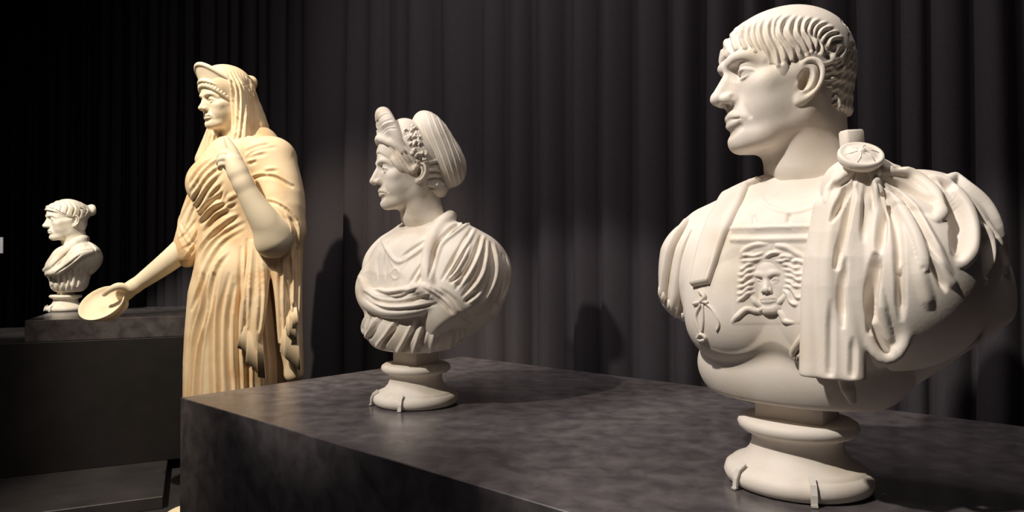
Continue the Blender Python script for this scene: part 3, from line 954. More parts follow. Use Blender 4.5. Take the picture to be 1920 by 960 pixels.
    K.draw([
        (a([(400, 290), (560, 255), (700, 300), (850, 400), (1000, 540), (1110, 800)]), .016, .010, 'r', (0, .6)),
        (a([(430, 312), (600, 332), (720, 390), (775, 445)]), .010, -.014, 'r', (.3, .3)),
        (a([(300, 322), (450, 325), (600, 385), (690, 465), (725, 560), (690, 605), (620, 585)]), .011, .010, 't', (.3, 0)),
        (a([(390, 372), (520, 425), (640, 490), (690, 512)]), .010, -.016, 'r', (.3, .3)),
        (a([(540, 335), (700, 385), (830, 475), (900, 620), (905, 780), (860, 870), (800, 880)]), .011, .011, 't', (0, 0)),
        (a([(720, 450), (800, 560), (840, 680), (820, 820)]), .022, -.020, 'r', (0, .3)),
        (a([(330, 350), (450, 500), (560, 680), (620, 880), (600, 915)]), .009, .007, 't', (0, 0)),
        (a([(350, 400), (430, 560), (462, 750), (465, 930)]), .010, -.014, 'r', (.3, .5)),
        (a([(340, 385), (520, 520), (620, 700), (720, 880)]), .008, -.009, 'r', (.3, 0)),
        (a([(430, 400), (560, 560), (680, 760), (790, 950)]), .012, .006, 'r', (0, 0)),
        (a([(930, 640), (985, 760), (990, 950)]), .012, -.018, 'r', (0, .6)),
        (a([(950, 600), (1015, 760), (985, 980)]), .008, .008, 't', (0, .5)),
        (a([(1000, 620), (1085, 820), (1100, 920)]), .008, .008, 't', (0, .5)),
        (a([(850, 470), (960, 600), (1060, 760)]), .010, -.012, 'r', (0, .5)),
        (a([(190, 305), (110, 370), (50, 430), (20, 520)]), .009, .008, 't', (.5, 0)),
        (a([(185, 345), (110, 400), (55, 425)]), .007, -.011, 'r', (.3, .3)),
        (a([(205, 340), (130, 480), (60, 620)]), .009, -.016, 'r', (.3, .3)),
        (a([(270, 365), (265, 600), (250, 760)]), .010, -.007, 'r', (0, 0)),
        (a([(350, 430), (365, 600), (350, 800)]), .011, -.020, 'r', (.2, .5)),
        (a([(190, 420), (150, 600), (90, 900)]), .009, -.014, 'r', (.3, .5)),
        (b([(150, 0), (120, 200), (130, 420)]), .009, -.013, 'r', (0, .3)),
        (b([(330, 0), (305, 200), (295, 450)]), .013, -.020, 'r', (.5, .3)),
        (b([(350, 150), (370, 330), (400, 470), (440, 590)]), .008, .008, 't', (0, 0)),
        (b([(470, 0), (475, 200), (480, 400)]), .010, -.014, 'r', (.5, 0)),
        (b([(560, 0), (620, 200), (655, 330)]), .014, .005, 'r', (0, 0)),
        (b([(650, 20), (710, 130), (750, 220)]), .008, -.010, 'r', (.3, 0)),
        (b([(680, 0), (760, 130), (820, 200)]), .010, .005, 'r', (.3, 0)),
        (b([(60, 250), (55, 500), (50, 700)]), .010, -.006, 'r', (0, .8)),
        (b([(380, 660), (400, 740), (430, 850)]), .010, -.010, 'r', (0, .5)),
        (b([(190, 480), (190, 600), (185, 710)]), .009, -.006, 'r', (0, .8)),
    ])
    K.smooth(1, .3)
    obj('cloak', K.V, K.Q, M_PLASTER, r)
    # ---- round brooch
    bp = P(1614, 291, 1.165)
    R = np.array((Vector(CAMP) - Vector(bp)).to_track_quat('Z', 'Y').to_matrix()) @ rot(-57, 0, 0) @ rot(0, 12, 0)
    pr = [(.0, -.012), (.034, -.012), (.037, -.006), (.0375, 0), (.036, .004), (.032, .0045), (.030, .0025), (.022, .006), (.013, .0085), (.007, .0092), (.0055, .012), (.003, .0135), (.0004, .014)]
    V, Q = lathe(pr, (0, 0, 0), 48)
    br = obj('brooch', V @ R.T + bp, Q, M_PLASTER, r)
    for i in range(6):
        a = i * math.pi / 3 + 0.3
        V, Q = sweep([(.007 * math.cos(a), .007 * math.sin(a), .0092), (.018 * math.cos(a + .12), .018 * math.sin(a + .12), .0073), (.029 * math.cos(a), .029 * math.sin(a), .003)], [.0010, .0013, .0010], 6)
        obj('petal_rib', V @ R.T + bp, Q, M_PLASTER, br)
    V, Q = box(P(1598, 272, 1.26), (.022, .012, .028), rot(0, -6, 20), .004)
    obj('strut', V, Q, M_PLASTER, r)
    socle(r, base, 1.0, fr.R, M_PLASTER, 0.118)
SOCLE = [(.125, 0), (.134, .005), (.139, .018), (.135, .031), (.127, .037), (.124, .038), (.123, .041), (.114, .044), (.102, .051), (.091, .063), (.085, .078), (.085, .092), (.090, .101), (.103, .1035), (.110, .109), (.1125, .117), (.110, .125), (.102, .130)]
def socle(r, base, s, R, mat, top, half=.064):
    z0 = top * s
    V, Q = lathe([(a * s, b * s) for a, b in SOCLE], base)
    so = obj('socle', V, Q, mat, r)
    c = np.array(base) + np.array([0, 0, .150 * s])
    V, Q = box(c, (half * s, half * s * .85, .024 * s), R, .002)
    obj('tablet', V, Q, mat, so)
    for ang in (258, 198, 90):                      # little retaining clips over the foot
        a = math.radians(ang)
        d = np.array([math.cos(a), math.sin(a), 0]); e = np.array([-d[1], d[0], 0])
        p = [np.array(base) + d * q * s + np.array([0, 0, z * s]) for q, z in ((.150, .002), (.1435, .004), (.1425, .022), (.137, .036), (.124, .046))]
        V = []
        for q in p:
            for sg in (-1, 1):
                V.append(q + e * sg * .0055)
        nrm = [np.array([0, 0, 1]), d, d, d * .7 + np.array([0, 0, .7]), np.array([0, 0, 1])]
        for q, n in zip(p, nrm):
            for sg in (-1, 1):
                V.append(q + e * sg * .0055 + n * .004)
        k = 10; Q = []
        for i in range(4):
            i0 = 2 * i
            Q += [[i0, i0 + 2, i0 + 3, i0 + 1], [k + i0, k + i0 + 1, k + i0 + 3, k + i0 + 2], [i0, k + i0, k + i0 + 2, i0 + 2], [i0 + 1, i0 + 3, k + i0 + 3, k + i0 + 1]]
        Q += [[0, 1, k + 1, k], [8, k + 8, k + 9, 9]]
        obj('clip', np.array(V), Q, M_CLIP, so, smooth=False)
if want('trajan'):
    trajan()
# ------------------------------------------------------------------ bust of a woman with a tall crest of hair
def matron():
    base = P(780, 755, 2.10); base[2] = TABLE_Z
    r = empty('portrait_bust', base, 'cream plaster bust of a woman with a tall hair crest, middle of the long plinth', 'bust')
    m = M_PLASTER2
    pose = Pose(201, 6, -0.5, 0.00103, (0, 0, 100), P(771, 325.5, 2.10))
    G = face(1.8, dict(bignose=1, hook=3, brow=0.72, jaw=0.9, lid=0.95), earpos=(70, -3, 93, 0.86, -10))
    H = pose.place(G.mesh(1))
    obj('head', H.V, H.Q, m, r)
    C = lambda *L: crop_pts(680, 200, 4.8, L)
    # hair swept from the parting over the temples
    g = Grid((0, -120, 20), (92, 118, 270), 2.2, sym=True)
    g.add(Ell((0, -6, 148), (80, 98, 84)))
    g.add(Ell((0, 33, 150), (65, 67, 64)), 20)
    g.add(Ell((0, 8, 180), (72, 66, 88)), 25)
    g.add(Tube([(0, -35, 110), (0, -40, 50)], [68, 58]), 20)
    g.add(Ell((61, 44, 122), (17, 26, 38), rot(25, 0, 0)), 12)
    g.add(Tube([(58, 56, 132), (67, 34, 112), (72, 14, 100), (73, 2, 108)], [13, 13, 12, 10], 3), 10)
    ys = [-120, -70, -40, -30, -20, -10, 4, 12, 40, 56, 72, 90, 100, 115]
    zs = [26, 30, 40, 52, 80, 108, 104, 84, 86, 106, 132, 158, 167, 169]
    g.keep(Fun(lambda X, Y, Z: (np.interp(Y, ys, zs).astype(f32) - Z) * f32(0.75)), 6)
    B = pose.place(g.mesh(1)).smooth_normals(4)
    st = []
    for L in C([(160, 300), (260, 400), (390, 580)], [(175, 270), (280, 385), (420, 560)], [(205, 250), (310, 370), (440, 530)], [(240, 230), (340, 355), (460, 490)], [(275, 210), (375, 330), (470, 440)]):
        st.append((L, .005, -.007, 'v', (.2, .2)))
        st.append(([(x + 2.5, y - 2) for x, y in L], .004, .003, 'r', (.2, .2)))
    for L in C([(590, 525), (660, 512), (730, 515)], [(590, 590), (660, 590), (740, 600)], [(580, 655), (650, 640), (740, 650)], [(560, 720), (640, 735), (730, 740)], [(600, 790), (660, 815), (720, 780)]):
        st.append((L, .007, -.006, 'v', (.2, .2)))
        st.append(([(x, y - 5) for x, y in L], .006, .003, 'r', (.2, .2)))
    random.seed(4)
    for i in range(46):
        u = random.random(); v = random.random()
        x = 370 + 90 * u + 130 * v; y = 150 + 330 * v + 60 * (1 - u)
        a = random.random() * 6.28
        L = [(x + 20 * math.cos(a + t) * (1 - .15 * t), y + 20 * math.sin(a + t) * (1 - .15 * t)) for t in (0, 1, 2, 3, 4)]
        st.append((C(L)[0], .0045, .006 if i % 3 else -.005, 'r', (.4, .4)))
    B.draw(st, mirror=pose); B.smooth(1, .4)
    obj('hair', B.V, B.Q, m, r)
    # standing crest over the forehead
    g = Grid((0, 10, 150), (90, 130, 325), 2.2, sym=True)
    g.add(Tube([(66, 32, 160), (60, 46, 205), (42, 60, 248), (16, 67, 276), (0, 68, 281)], [12, 16, 20, 22, 23], 4))
    g.add(Tube([(66, 36, 160), (54, 66, 186), (30, 82, 202), (0, 88, 208)], [8, 10, 11, 11], 4), 16)
    g.add(Ell((0, 68, 230), (54, 20, 52)), 14)
    K = pose.place(g.mesh(1)).smooth_normals(4)
    st = []
    for L in C([(135, 310), (160, 240), (215, 185), (290, 165)], [(120, 330), (130, 230), (180, 150), (270, 110)], [(112, 250), (135, 130), (200, 70), (260, 75)], [(150, 300), (190, 230), (250, 195), (300, 200)]):
        st.append((L, .005, -.0025, 'v', (.3, .3)))
    for L in C([(125, 290), (145, 215), (200, 155), (285, 135)],):
        st.append((L, .006, .0025, 'r', (.3, .3)))
    K.draw(st, mirror=pose)
    obj('hair_crest', K.V, K.Q, m, r)
    # big nest of plaits behind
    g = Grid((0, -190, 20), (96, 20, 310), 2.4, sym=True)
    g.add(Ell((0, -80, 188), (78, 58, 106), rot(-20, 0, 0)))
    g.add(Ell((0, -108, 128), (74, 62, 82), rot(-25, 0, 0)), 30)
    g.add(Ell((0, -66, 50), (58, 42, 38)), 20)
    N = pose.place(g.mesh(1)).smooth_normals(4)
    st = []
    for k, L in enumerate(C([(520, 100), (560, 240), (640, 430), (720, 640), (770, 720)], [(560, 60), (610, 220), (690, 420), (770, 640), (800, 740)], [(600, 40), (660, 200), (740, 400), (810, 620), (840, 740)],
               [(640, 45), (710, 190), (790, 390), (850, 600), (870, 710)], [(680, 70), (750, 200), (830, 380), (890, 580), (900, 680)], [(720, 120), (790, 260), (870, 430), (920, 600)])):
        st.append((L, .005, -.0035, 'v', (.2, .4)))
        st.append(([(x + 3, y) for x, y in L], .0045, .0015, 'r', (.2, .4)))
        st.append(([(x - 4, y) for x, y in L], .0035, -.0018, 'v', (.2, .4)))
        st.append(([(x + 5, y + 2) for x, y in L[1:]], .003, -.0015, 'v', (.2, .4)))
    N.draw(st, mirror=pose); N.smooth(1, .3)
    obj('hair_bun', N.V, N.Q, m, r)
    # ---- tunic
    fr = Pose(229.5, 0, 0, 1.0, (0, 0, 0), base)
    g = Grid((0, -0.22, 0.14), (0.32, 0.22, 0.62), 0.0032, sym=True)
    g.add(Ell((0, -0.01, 0.36), (0.195, 0.135, 0.19)))
    g.add(Ell((0.17, -0.035, 0.42), (0.085, 0.095, 0.10)), 0.06)
    g.add(Tube([(0, -0.05, 0.57), (0.14, -0.04, 0.49)], [0.055, 0.05]), 0.05)
    g.add(Ell((0, 0.02, 0.46), (0.12, 0.10, 0.07)), 0.05)
    g.add(Ell((0.08, 0.085, 0.355), (0.085, 0.06, 0.08)), 0.05)
    g.add(Ell((0, 0.01, 0.24), (0.185, 0.135, 0.105)), 0.02)
    g.cut(Half((0, 0, 0.168), (0, 0, 1)), 0.012)
    g.unsym()
    g.keep(Half((0.12, 0, 0.168), (0.62, 0, -0.78)), 0.02)
    g.keep(Half((-0.16, 0, 0.168), (-0.85, 0, -0.53)), 0.02)
    g.keep(Half((0, -0.10, 0.168), (0, -0.62, -0.78)), 0.02)
    T = fr.place(g.mesh(1)).smooth_normals(6)
    D = lambda *L: crop_pts(640, 380, 2.286, L)
    T0 = Msh(T.V.copy(), T.Q)
    st = []
    for L in D([(250, 500), (215, 560), (165, 625)], [(330, 500), (300, 570), (255, 650)], [(375, 500), (350, 570), (325, 650)], [(430, 490), (415, 560), (395, 650)], [(480, 500), (490, 560), (480, 620)], [(530, 520), (540, 560), (530, 600)], [(180, 480), (150, 530), (120, 580)], [(130, 480), (115, 520), (108, 560)]):
        st.append((L, .010, -.012, 'r', (.1, .8)))
        st.append(([(x - 8, y) for x, y in L], .011, .008, 'r', (.1, .8)))
    for L in D([(170, 150), (205, 215), (250, 255), (320, 215), (390, 160)],):
        st.append((L, .007, .006, 't', (.3, .3)))
    for L in D([(240, 255), (300, 225), (350, 190)], [(255, 235), (310, 195), (380, 150)], [(165, 180), (150, 250), (160, 330)], [(195, 190), (185, 260), (190, 330)], [(360, 240), (320, 300), (290, 350)], [(420, 210), (350, 300), (320, 350)]):
        st.append((L, .007, -.007, 'r', (.2, .2)))
    a = 6.28 / 12
    st.append((D([(232 + 16 * math.cos(i * a), 305 + 22 * math.sin(i * a)) for i in range(13)])[0], .004, .003, 't', (1, 1)))
    st.append((D([(195, 200), (210, 250), (230, 285)])[0], .003, .002, 't', (1, 1)))
    st.append((D([(255, 285), (290, 240), (330, 195)])[0], .003, .002, 't', (1, 1)))
    T.draw(st)
    T.smooth(1, 0.3)
    obj('tunic', T.V, T.Q, m, r)
    # ---- mantle: over the left shoulder and rolled across the breast
    g = Grid((-0.30, -0.24, 0.17), (0.32, 0.26, 0.62), 0.0032)
    g.add(Ell((0.14, -0.07, 0.40), (0.145, 0.155, 0.145)))
    g.add(Ell((0.10, -0.04, 0.50), (0.09, 0.08, 0.07)), 0.04)
    g.add(Ell((0.16, -0.02, 0.31), (0.11, 0.13, 0.13)), 0.05)
    g.add(Ell((0.02, -0.11, 0.40), (0.18, 0.10, 0.15)), 0.05)
    def on(px, rad, k, lift=0.0):
        p, n = T0.cast(spline(px, 5))
        rr = np.interp(np.linspace(0, 1, len(p)), np.linspace(0, 1, len(rad)), rad)
        g.add(Tube(fr.inv(p + n * lift), rr), k)
    on([(676, 540), (690, 566), (730, 578), (780, 574), (822, 560)], [.013, .024, .031, .030, .026], 0.01)
    on([(676, 520), (694, 548), (735, 552), (780, 545)], [.010, .016, .02, .02], 0.012)
    on([(780, 540), (815, 552), (850, 580), (885, 602), (912, 606)], [.014, .024, .028, .026, .014], 0.008, 0.016)
    on([(850, 402), (832, 420), (812, 450), (800, 500), (806, 540)], [.02, .022, .02, .018, .02], 0.01, 0.004)
    g.keep(Half((0.12, 0, 0.19), (0.62, 0, -0.78)), 0.01)
    g.keep(Half((0, -0.10, 0.19), (0, -0.62, -0.78)), 0.02)
    K = fr.place(g.mesh(1)).smooth_normals(6)
    st = []
    for L in D([(545, 75), (470, 130), (410, 190), (375, 320)], [(560, 110), (500, 210), (430, 330)], [(600, 140), (560, 250), (490, 370)], [(615, 160), (590, 300), (520, 400)], [(640, 170), (650, 300), (600, 430)], [(690, 220), (700, 340), (640, 480)], [(590, 380), (550, 410), (530, 425)], [(630, 440), (600, 470), (585, 480)], [(520, 300), (480, 330), (460, 335)], [(540, 180), (490, 270), (450, 330)], [(500, 40), (530, 60), (545, 55)], [(420, 160), (470, 110), (520, 80)]):
        st.append((L, .010, -.012, 'r', (.2, .2)))
        st.append(([(x + 7, y) for x, y in L], .008, .007, 't', (.1, .1)))
    for L in D([(95, 385), (160, 425), (260, 430), (380, 400)], [(110, 360), (190, 395), (300, 380)], [(105, 415), (180, 458), (300, 458), (410, 435)], [(160, 400), (240, 410), (330, 370)]):
        st.append((L, .008, -.008, 'r', (.2, .2)))
        st.append(([(x, y - 6) for x, y in L], .007, .004, 'r', (.2, .2)))
    for L in D([(385, 365), (460, 415), (520, 490), (570, 520)], [(420, 365), (490, 420), (560, 500)], [(350, 365), (430, 425), (490, 490)]):
        st.append((L, .008, -.009, 'r', (.2, .2)))
    K.draw(st)
    K.smooth(1, 0.4)
    obj('mantle', K.V, K.Q, m, r)
    socle(r, base, 0.96, fr.R, m, 0.118, .058)
if want('matron'):
    matron()
# ------------------------------------------------------------------ standing draped statue with veil, diadem and dish
def statue():
    D0 = 3.2
    base = P(458, 955, D0); base[2] = EYE - 1.16
    r = empty('draped_statue', base, 'standing yellowed plaster statue of a veiled woman in long draped dress with diadem', 'statue')
    W = lambda x, y, dd=0.0: P(x, y, D0 + dd)
    WL = lambda *L: [W(*p) for p in L]
    m, sk = M_YELLOW, M_YSKIN
    def wgrid(pts, mg, h):
        p = np.array([W(*q) for q in pts])
        return Grid(p.min(0) - mg, p.max(0) + mg, h)
    pose = Pose(233, 8, 0.3, 0.00110, (0, 0, 100), P(424, 197.5, D0))
    G = face(2.4, dict(brow=0.75, jaw=0.9, lid=1.0, full=-2), ears=False, lo=(0, -112, -130))
    H = pose.place(G.mesh(1))
    obj('head', H.V, H.Q, sk, r)
    # waved hair framing the forehead
    g = Grid((0, -40, 80), (92, 120, 240), 2.6, sym=True)
    g.add(Tube([(0, 92, 178), (26, 88, 174), (48, 72, 160), (62, 48, 138), (69, 22, 112), (68, 12, 92)], [13, 14, 15, 16, 15, 11], 4))
    g.add(Ell((0, 0, 160), (74, 88, 74)), 12)
    B = pose.place(g.mesh(1)).smooth_normals(3)
    st = []
    for t in range(9):
        x, y = 384 + t * 6.0, 150 + 0.2 * t * t + t * 1.6
        st.append(([(x - 2, y + 8), (x + 3, y - 1), (x + 5, y - 8)], .006, -.007, 'v', (.4, .4)))
    B.draw(st, mirror=pose)
    obj('hair', B.V, B.Q, sk, r)
    # diadem
    g = Grid((0, -30, 130), (100, 150, 320), 2.6, sym=True)
    n = 26
    for i in range(n):
        u = i / (n - 1) * 1.32
        x, y = 88 * math.sin(u), -6 + 100 * math.cos(u)
        z0 = 140 + 56 * math.cos(u) ** 1.2
        hgt = 34 + 34 * math.cos(u) ** 1.5
        g.add(Tube([(x * .92, y * .92, z0), (x, y * 1.06, z0 + hgt)], [9, 7]), 3)
    A = [(91 * math.sin(u), -6 + 108 * math.cos(u), 140 + 56 * max(0, math.cos(u)) ** 1.2 + 34 + 34 * max(0, math.cos(u)) ** 1.5) for u in np.linspace(0, 1.32, 9)]
    g.add(Tube(A, 10, 4), 2)
    A = [(82 * math.sin(u), 100 * math.cos(u), 136 + 60 * max(0, math.cos(u)) ** 1.2) for u in np.linspace(0, 1.32, 9)]
    g.add(Tube(A, 8, 4), 2)
    K = pose.place(g.mesh(2))
    obj('diadem', K.V, K.Q, sk, r)
    # ---- long dress (world space)
    lo = W(330, 1000, -0.3); hi = W(590, 240, 0.3)
    g = Grid((-1.66, 2.84, base[2] + 0.003), (-0.93, 3.52, 2.16), 0.0047)
    g.add(Ell(W(445, 345, 0.02), (0.185, 0.16, 0.23)))
    g.add(Ell(W(385, 345, -0.05), (0.085, 0.09, 0.10)), 0.06)
    g.add(Ell(W(470, 290, 0.03), (0.17, 0.14, 0.10)), 0.06)
    g.add(Ell(W(445, 440, 0.03), (0.175, 0.16, 0.20)), 0.08)
    g.add(Tube(WL((458, 520, .03), (458, 620, .03), (456, 760, .03), (460, 990, .03)), [.225, .235, .238, .25], 3), 0.08)
    g.add(Tube(WL((404, 560, -.02), (393, 680, -.04), (392, 900, -.05)), [.10, .10, .09], 3), 0.08)
    T = g.mesh(1).smooth_normals(8)
    lowc = lambda *L: crop_pts(140, 300, 2, L)
    upc = lambda *L: crop_pts(300, 90, 2.743, L)
    st = []
    for L in lowc([(480, 430), (462, 540), (436, 640), (425, 760)], [(500, 440), (482, 560), (450, 700), (436, 850)], [(520, 430), (497, 560), (473, 700), (462, 870)], [(545, 400), (520, 520), (512, 700), (515, 870)],
                  [(580, 430), (548, 560), (542, 720), (545, 860)], [(600, 470), (577, 600), (578, 760), (585, 860)], [(625, 330), (620, 500), (612, 680), (618, 850)], [(650, 300), (650, 450), (648, 640), (650, 850)],
                  [(680, 320), (690, 500), (708, 700), (715, 830)], [(700, 330), (720, 500), (738, 700), (742, 820)], [(720, 350), (742, 500), (762, 680), (770, 800)], [(740, 370), (765, 520), (785, 680), (795, 790)]):
        (xa, ya), (xb, yb) = L[-2], L[-1]
        L = L + [(xb + (xb - xa) * .8, 850), (xb + (xb - xa) * 1.2, 975)]
        st.append((L, .020, -.022, 'r', (.2, 1)))
        st.append(([(x + 5, y) for x, y in L], .016, .012, 'r', (.2, 1)))
    for L in lowc([(640, 262), (560, 312), (505, 392), (472, 480), (440, 560)], [(640, 235), (550, 285), (492, 355), (465, 430)], [(600, 228), (530, 275), (482, 325), (460, 375)], [(580, 350), (540, 400), (515, 470), (500, 560)],
                  [(600, 190), (540, 212), (485, 270)], [(575, 165), (520, 190), (470, 240)], [(620, 210), (560, 245), (500, 300)], [(560, 120), (510, 165), (470, 210)]):
        st.append((L, .018, -.011, 'r', (.1, .3)))
        st.append(([(x - 3, y - 5) for x, y in L], .015, .009, 'r', (.1, .3)))
    for L in upc([(330, 560), (230, 640), (165, 740)], [(330, 600), (235, 680), (172, 790)], [(325, 640), (245, 725), (180, 840)], [(330, 690), (260, 775), (190, 880)], [(330, 730), (285, 820), (205, 905)], [(280, 560), (205, 630), (158, 700)], [(400, 800), (330, 840), (270, 885)], [(350, 740), (320, 800), (270, 850)]):
        st.append((L, .016, -.010, 'r', (.1, .3)))
        st.append(([(x - 4, y - 4) for x, y in L], .014, .009, 'r', (.1, .3)))
    st.append((lowc([(432, 90), (470, 190), (560, 150), (620, 120)])[0], .02, .01, 'r', (.2, .2)))
    T.draw(st)
    T.smooth(3, 0.5)
    obj('dress', T.V, T.Q, m, r)
    # ---- sleeve of the lowered arm
    g = wgrid([(405, 330, .05), (352, 482, -.01), (352, 462, 0)], 0.10, 0.0045)
    g.add(Tube(WL((405, 330, .05), (372, 400, .03), (352, 462, .0)), [.085, .075, .062], 3))
    g.add(Tube(WL((362, 440, .0), (352, 470, -.01), (352, 482, -.01)), [.06, .066, .05], 3), 0.02)
    S = g.mesh(1).smooth_normals(5)
    st = []
    for L in lowc([(470, 130), (440, 200), (410, 270)], [(440, 140), (410, 200), (385, 250)], [(460, 220), (420, 270), (390, 300)], [(465, 260), (440, 310), (400, 335)], [(460, 300), (440, 340), (420, 365)], [(400, 240), (425, 290), (455, 320)], [(395, 270), (415, 320), (440, 350)]):
        st.append((L, .012, -.007, 'r', (.2, .2)))
        st.append(([(x - 4, y) for x, y in L], .012, .005, 'r', (.2, .2)))
    S.draw(st); S.smooth(3, .5)
    obj('sleeve', S.V, S.Q, m, r)
    # ---- lowered arm, hand and dish
    g = wgrid([(362, 450, 0), (190, 551, -.14), (192, 600, -.06), (250, 538, -.08)], 0.065, 0.004)
    g.add(Tube(WL((362, 450, 0), (325, 483, -.03), (280, 517, -.06), (250, 538, -.08)), [.058, .052, .040, .031], 10))
    g.add(Tube(WL((250, 538, -.08), (232, 548, -.09)), [.031, .033]), 0.02)
    g.add(Ell(W(234, 550, -.078), (.040, .030, .034)), 0.015)
    for f, rr in (([(240, 541, -.10), (222, 537, -.135), (207, 543, -.150), (196, 552, -.148)], [.020, .018, .014, .011]),
                  ([(232, 558, -.085), (236, 572, -.08), (226, 585, -.085), (212, 592, -.095)], [.015, .012, .011, .009]),
                  ([(226, 562, -.075), (230, 577, -.065), (220, 590, -.07), (205, 596, -.085)], [.015, .012, .011, .009]),
                  ([(220, 564, -.065), (222, 580, -.05), (212, 594, -.06), (198, 600, -.07)], [.014, .012, .011, .009]),
                  ([(215, 562, -.055), (214, 580, -.04), (204, 594, -.045), (192, 600, -.06)], [.013, .010, .009, .008])):
        g.add(Tube(WL(*f), rr, 3), 0.008)
    A = g.mesh(1)
    obj('forearm', A.V, A.Q, sk, r)
    pc = W(192, 570, -.128)
    view = (CAMP - pc) / np.linalg.norm(CAMP - pc)
    right = np.cross(np.array([0, 0, 1.0]), view); right /= np.linalg.norm(right); up = np.cross(view, right)
    nrm = view * .62 + (-.57 * right + .82 * up) * .78; nrm /= np.linalg.norm(nrm)
    R = np.array(Vector(nrm).to_track_quat('Z', 'Y').to_matrix())
    V, Q = lathe([(.0005, -.042), (.050, -.042), (.080, -.028), (.096, -.002), (.101, .008), (.100, .011), (.096, .010), (.090, .000), (.076, -.014), (.040, -.021), (.012, -.020), (.0005, -.018)], (0, 0, 0), 56)
    dish = obj('offering_dish', V @ R.T + pc, Q, sk)
    tag(dish, 'shallow round pale yellow dish held out in the lowered hand of the veiled statue', 'dish')
    # ---- raised forearm and hand
    hc = lambda L, d: [W(400 + x / 4, 240 + y / 4, d + (e[0] if e else 0)) for x, y, *e in L]
    g = wgrid([(400, 300, -.28), (424, 257, -.25), (525, 460, -.12), (510, 470, -.17), (420, 320, -.3)], 0.085, 0.0036)
    g.add(Tube(hc([(460, 830, .03), (400, 720), (300, 560, -.03), (225, 420, -.05)], -.2), [.074, .068, .052, .040], 10))
    g.add(Tube(hc([(440, 860, .03), (500, 780, .06)], -.2), [.07, .07]), 0.04)
    g.add(Tube(hc([(222, 420), (190, 340), (160, 255)], -.25), [.040, .044, .035], 10), 0.02)
    g.add(Tube(hc([(175, 330), (130, 245)], -.255), [.036, .028], 6), 0.02)
    for f, rr in (([(170, 240), (148, 180), (120, 125), (95, 75)], [.027, .023, .018, .011]),
                  ([(140, 235), (95, 195, -.012), (62, 200, -.012), (45, 225)], [.022, .018, .015, .012]),
                  ([(125, 265), (82, 232, -.022), (52, 240, -.022), (40, 265)], [.021, .017, .014, .012]),
                  ([(118, 300), (82, 272, -.022), (56, 280, -.022), (52, 303)], [.019, .015, .013, .011]),
                  ([(205, 300, .02), (170, 225, .05), (125, 200, .05), (100, 205, .04)], [.018, .014, .012, .009])):
        g.add(Tube(hc(f, -.25), rr, 3), 0.006)
    A = g.mesh(1)
    obj('raised_hand', A.V, A.Q, sk, r)
    # ---- mantle round the left arm with falling zigzag hems
    g = wgrid([(452, 690, -.2), (548, 640, -.1), (480, 280, .1), (530, 370, -.08), (551, 700, -.10)], 0.135, 0.0048)
    g.add(Ell(W(500, 300, 0.0), (.125, .13, .095)))
    g.add(Tube(WL((512, 300, -.03), (530, 370, -.08), (537, 432, -.11)), [.105, .10, .085], 3), 0.05)
    g.add(Tube(WL((480, 280, .08), (500, 330, .12), (520, 430, .10)), [.12, .12, .1], 3), 0.05)
    g.add(Tube(WL((545, 430, -.10), (548, 560, -.10), (551, 700, -.10)), [.06, .045, .045], 3), 0.03)
    g.add(Tube(WL((520, 470, -.13), (528, 560, -.15), (532, 640, -.15)), [.04, .03, .024], 3), 0.02)
    g.add(Tube(WL((495, 470, -.14), (490, 560, -.19), (480, 640, -.2), (478, 690, -.2)), [.03, .028, .024, .014], 3), 0.02)
    g.add(Tube(WL((475, 455, -.14), (466, 540, -.2), (458, 600, -.2), (452, 645, -.2)), [.02, .022, .02, .012], 3), 0.02)
    g.add(Ell(W(470, 590, -.18), (.05, .03, .14)), 0.02)
    g.add(Ell(W(540, 580, -.11), (.05, .05, .25)), 0.02)
    g.cut(Tube(hc([(440, 860, .0), (400, 720), (300, 560, -.03), (225, 420, -.05)], -.23), [.075, .072, .056, .045], 3), 0.006)
    K = g.mesh(1).smooth_normals(6)
    st = []
    hp = lambda *L: crop_pts(400, 240, 4, L)
    for L in hp([(440, 125), (380, 130), (290, 155), (210, 195)], [(470, 145), (400, 150), (310, 175), (235, 230)], [(400, 190), (330, 205), (245, 235)], [(330, 245), (290, 260), (255, 275)], [(480, 320), (420, 325), (380, 335)]):
        st.append((L, .013, -.007, 'r', (.2, .2)))
        st.append(([(x, y - 5) for x, y in L], .012, .005, 'r', (.2, .2)))
    st.append((hp([(270, 388), (360, 360), (470, 372), (590, 440)])[0], .012, -.012, 'v', (.4, .6)))
    st.append((hp([(270, 372), (360, 344), (470, 356), (590, 420)])[0], .012, .008, 'r', (.4, .6)))
    st.append((hp([(380, 548), (460, 562), (560, 622), (620, 702)])[0], .010, -.012, 'v', (.4, .6)))
    st.append((hp([(380, 536), (460, 550), (560, 606), (622, 685)])[0], .010, .007, 'r', (.4, .6)))
    for L in lowc([(660, 300), (645, 450), (640, 600), (630, 690)], [(690, 340), (700, 500), (690, 640)], [(775, 330), (770, 500), (775, 700)], [(800, 300), (810, 480), (800, 640)], [(830, 280), (835, 450), (830, 600)], [(790, 420), (805, 520), (830, 560)],
                  [(780, 200), (800, 260), (790, 330)], [(800, 210), (830, 250), (830, 330)]):
        st.append((L, .012, -.014, 'r', (.1, .6)))
        st.append(([(x + 4, y) for x, y in L], .010, .008, 'r', (.1, .6)))
    K.draw(st); K.smooth(3, .5)
    mant = obj('mantle', K.V, K.Q, m, r)
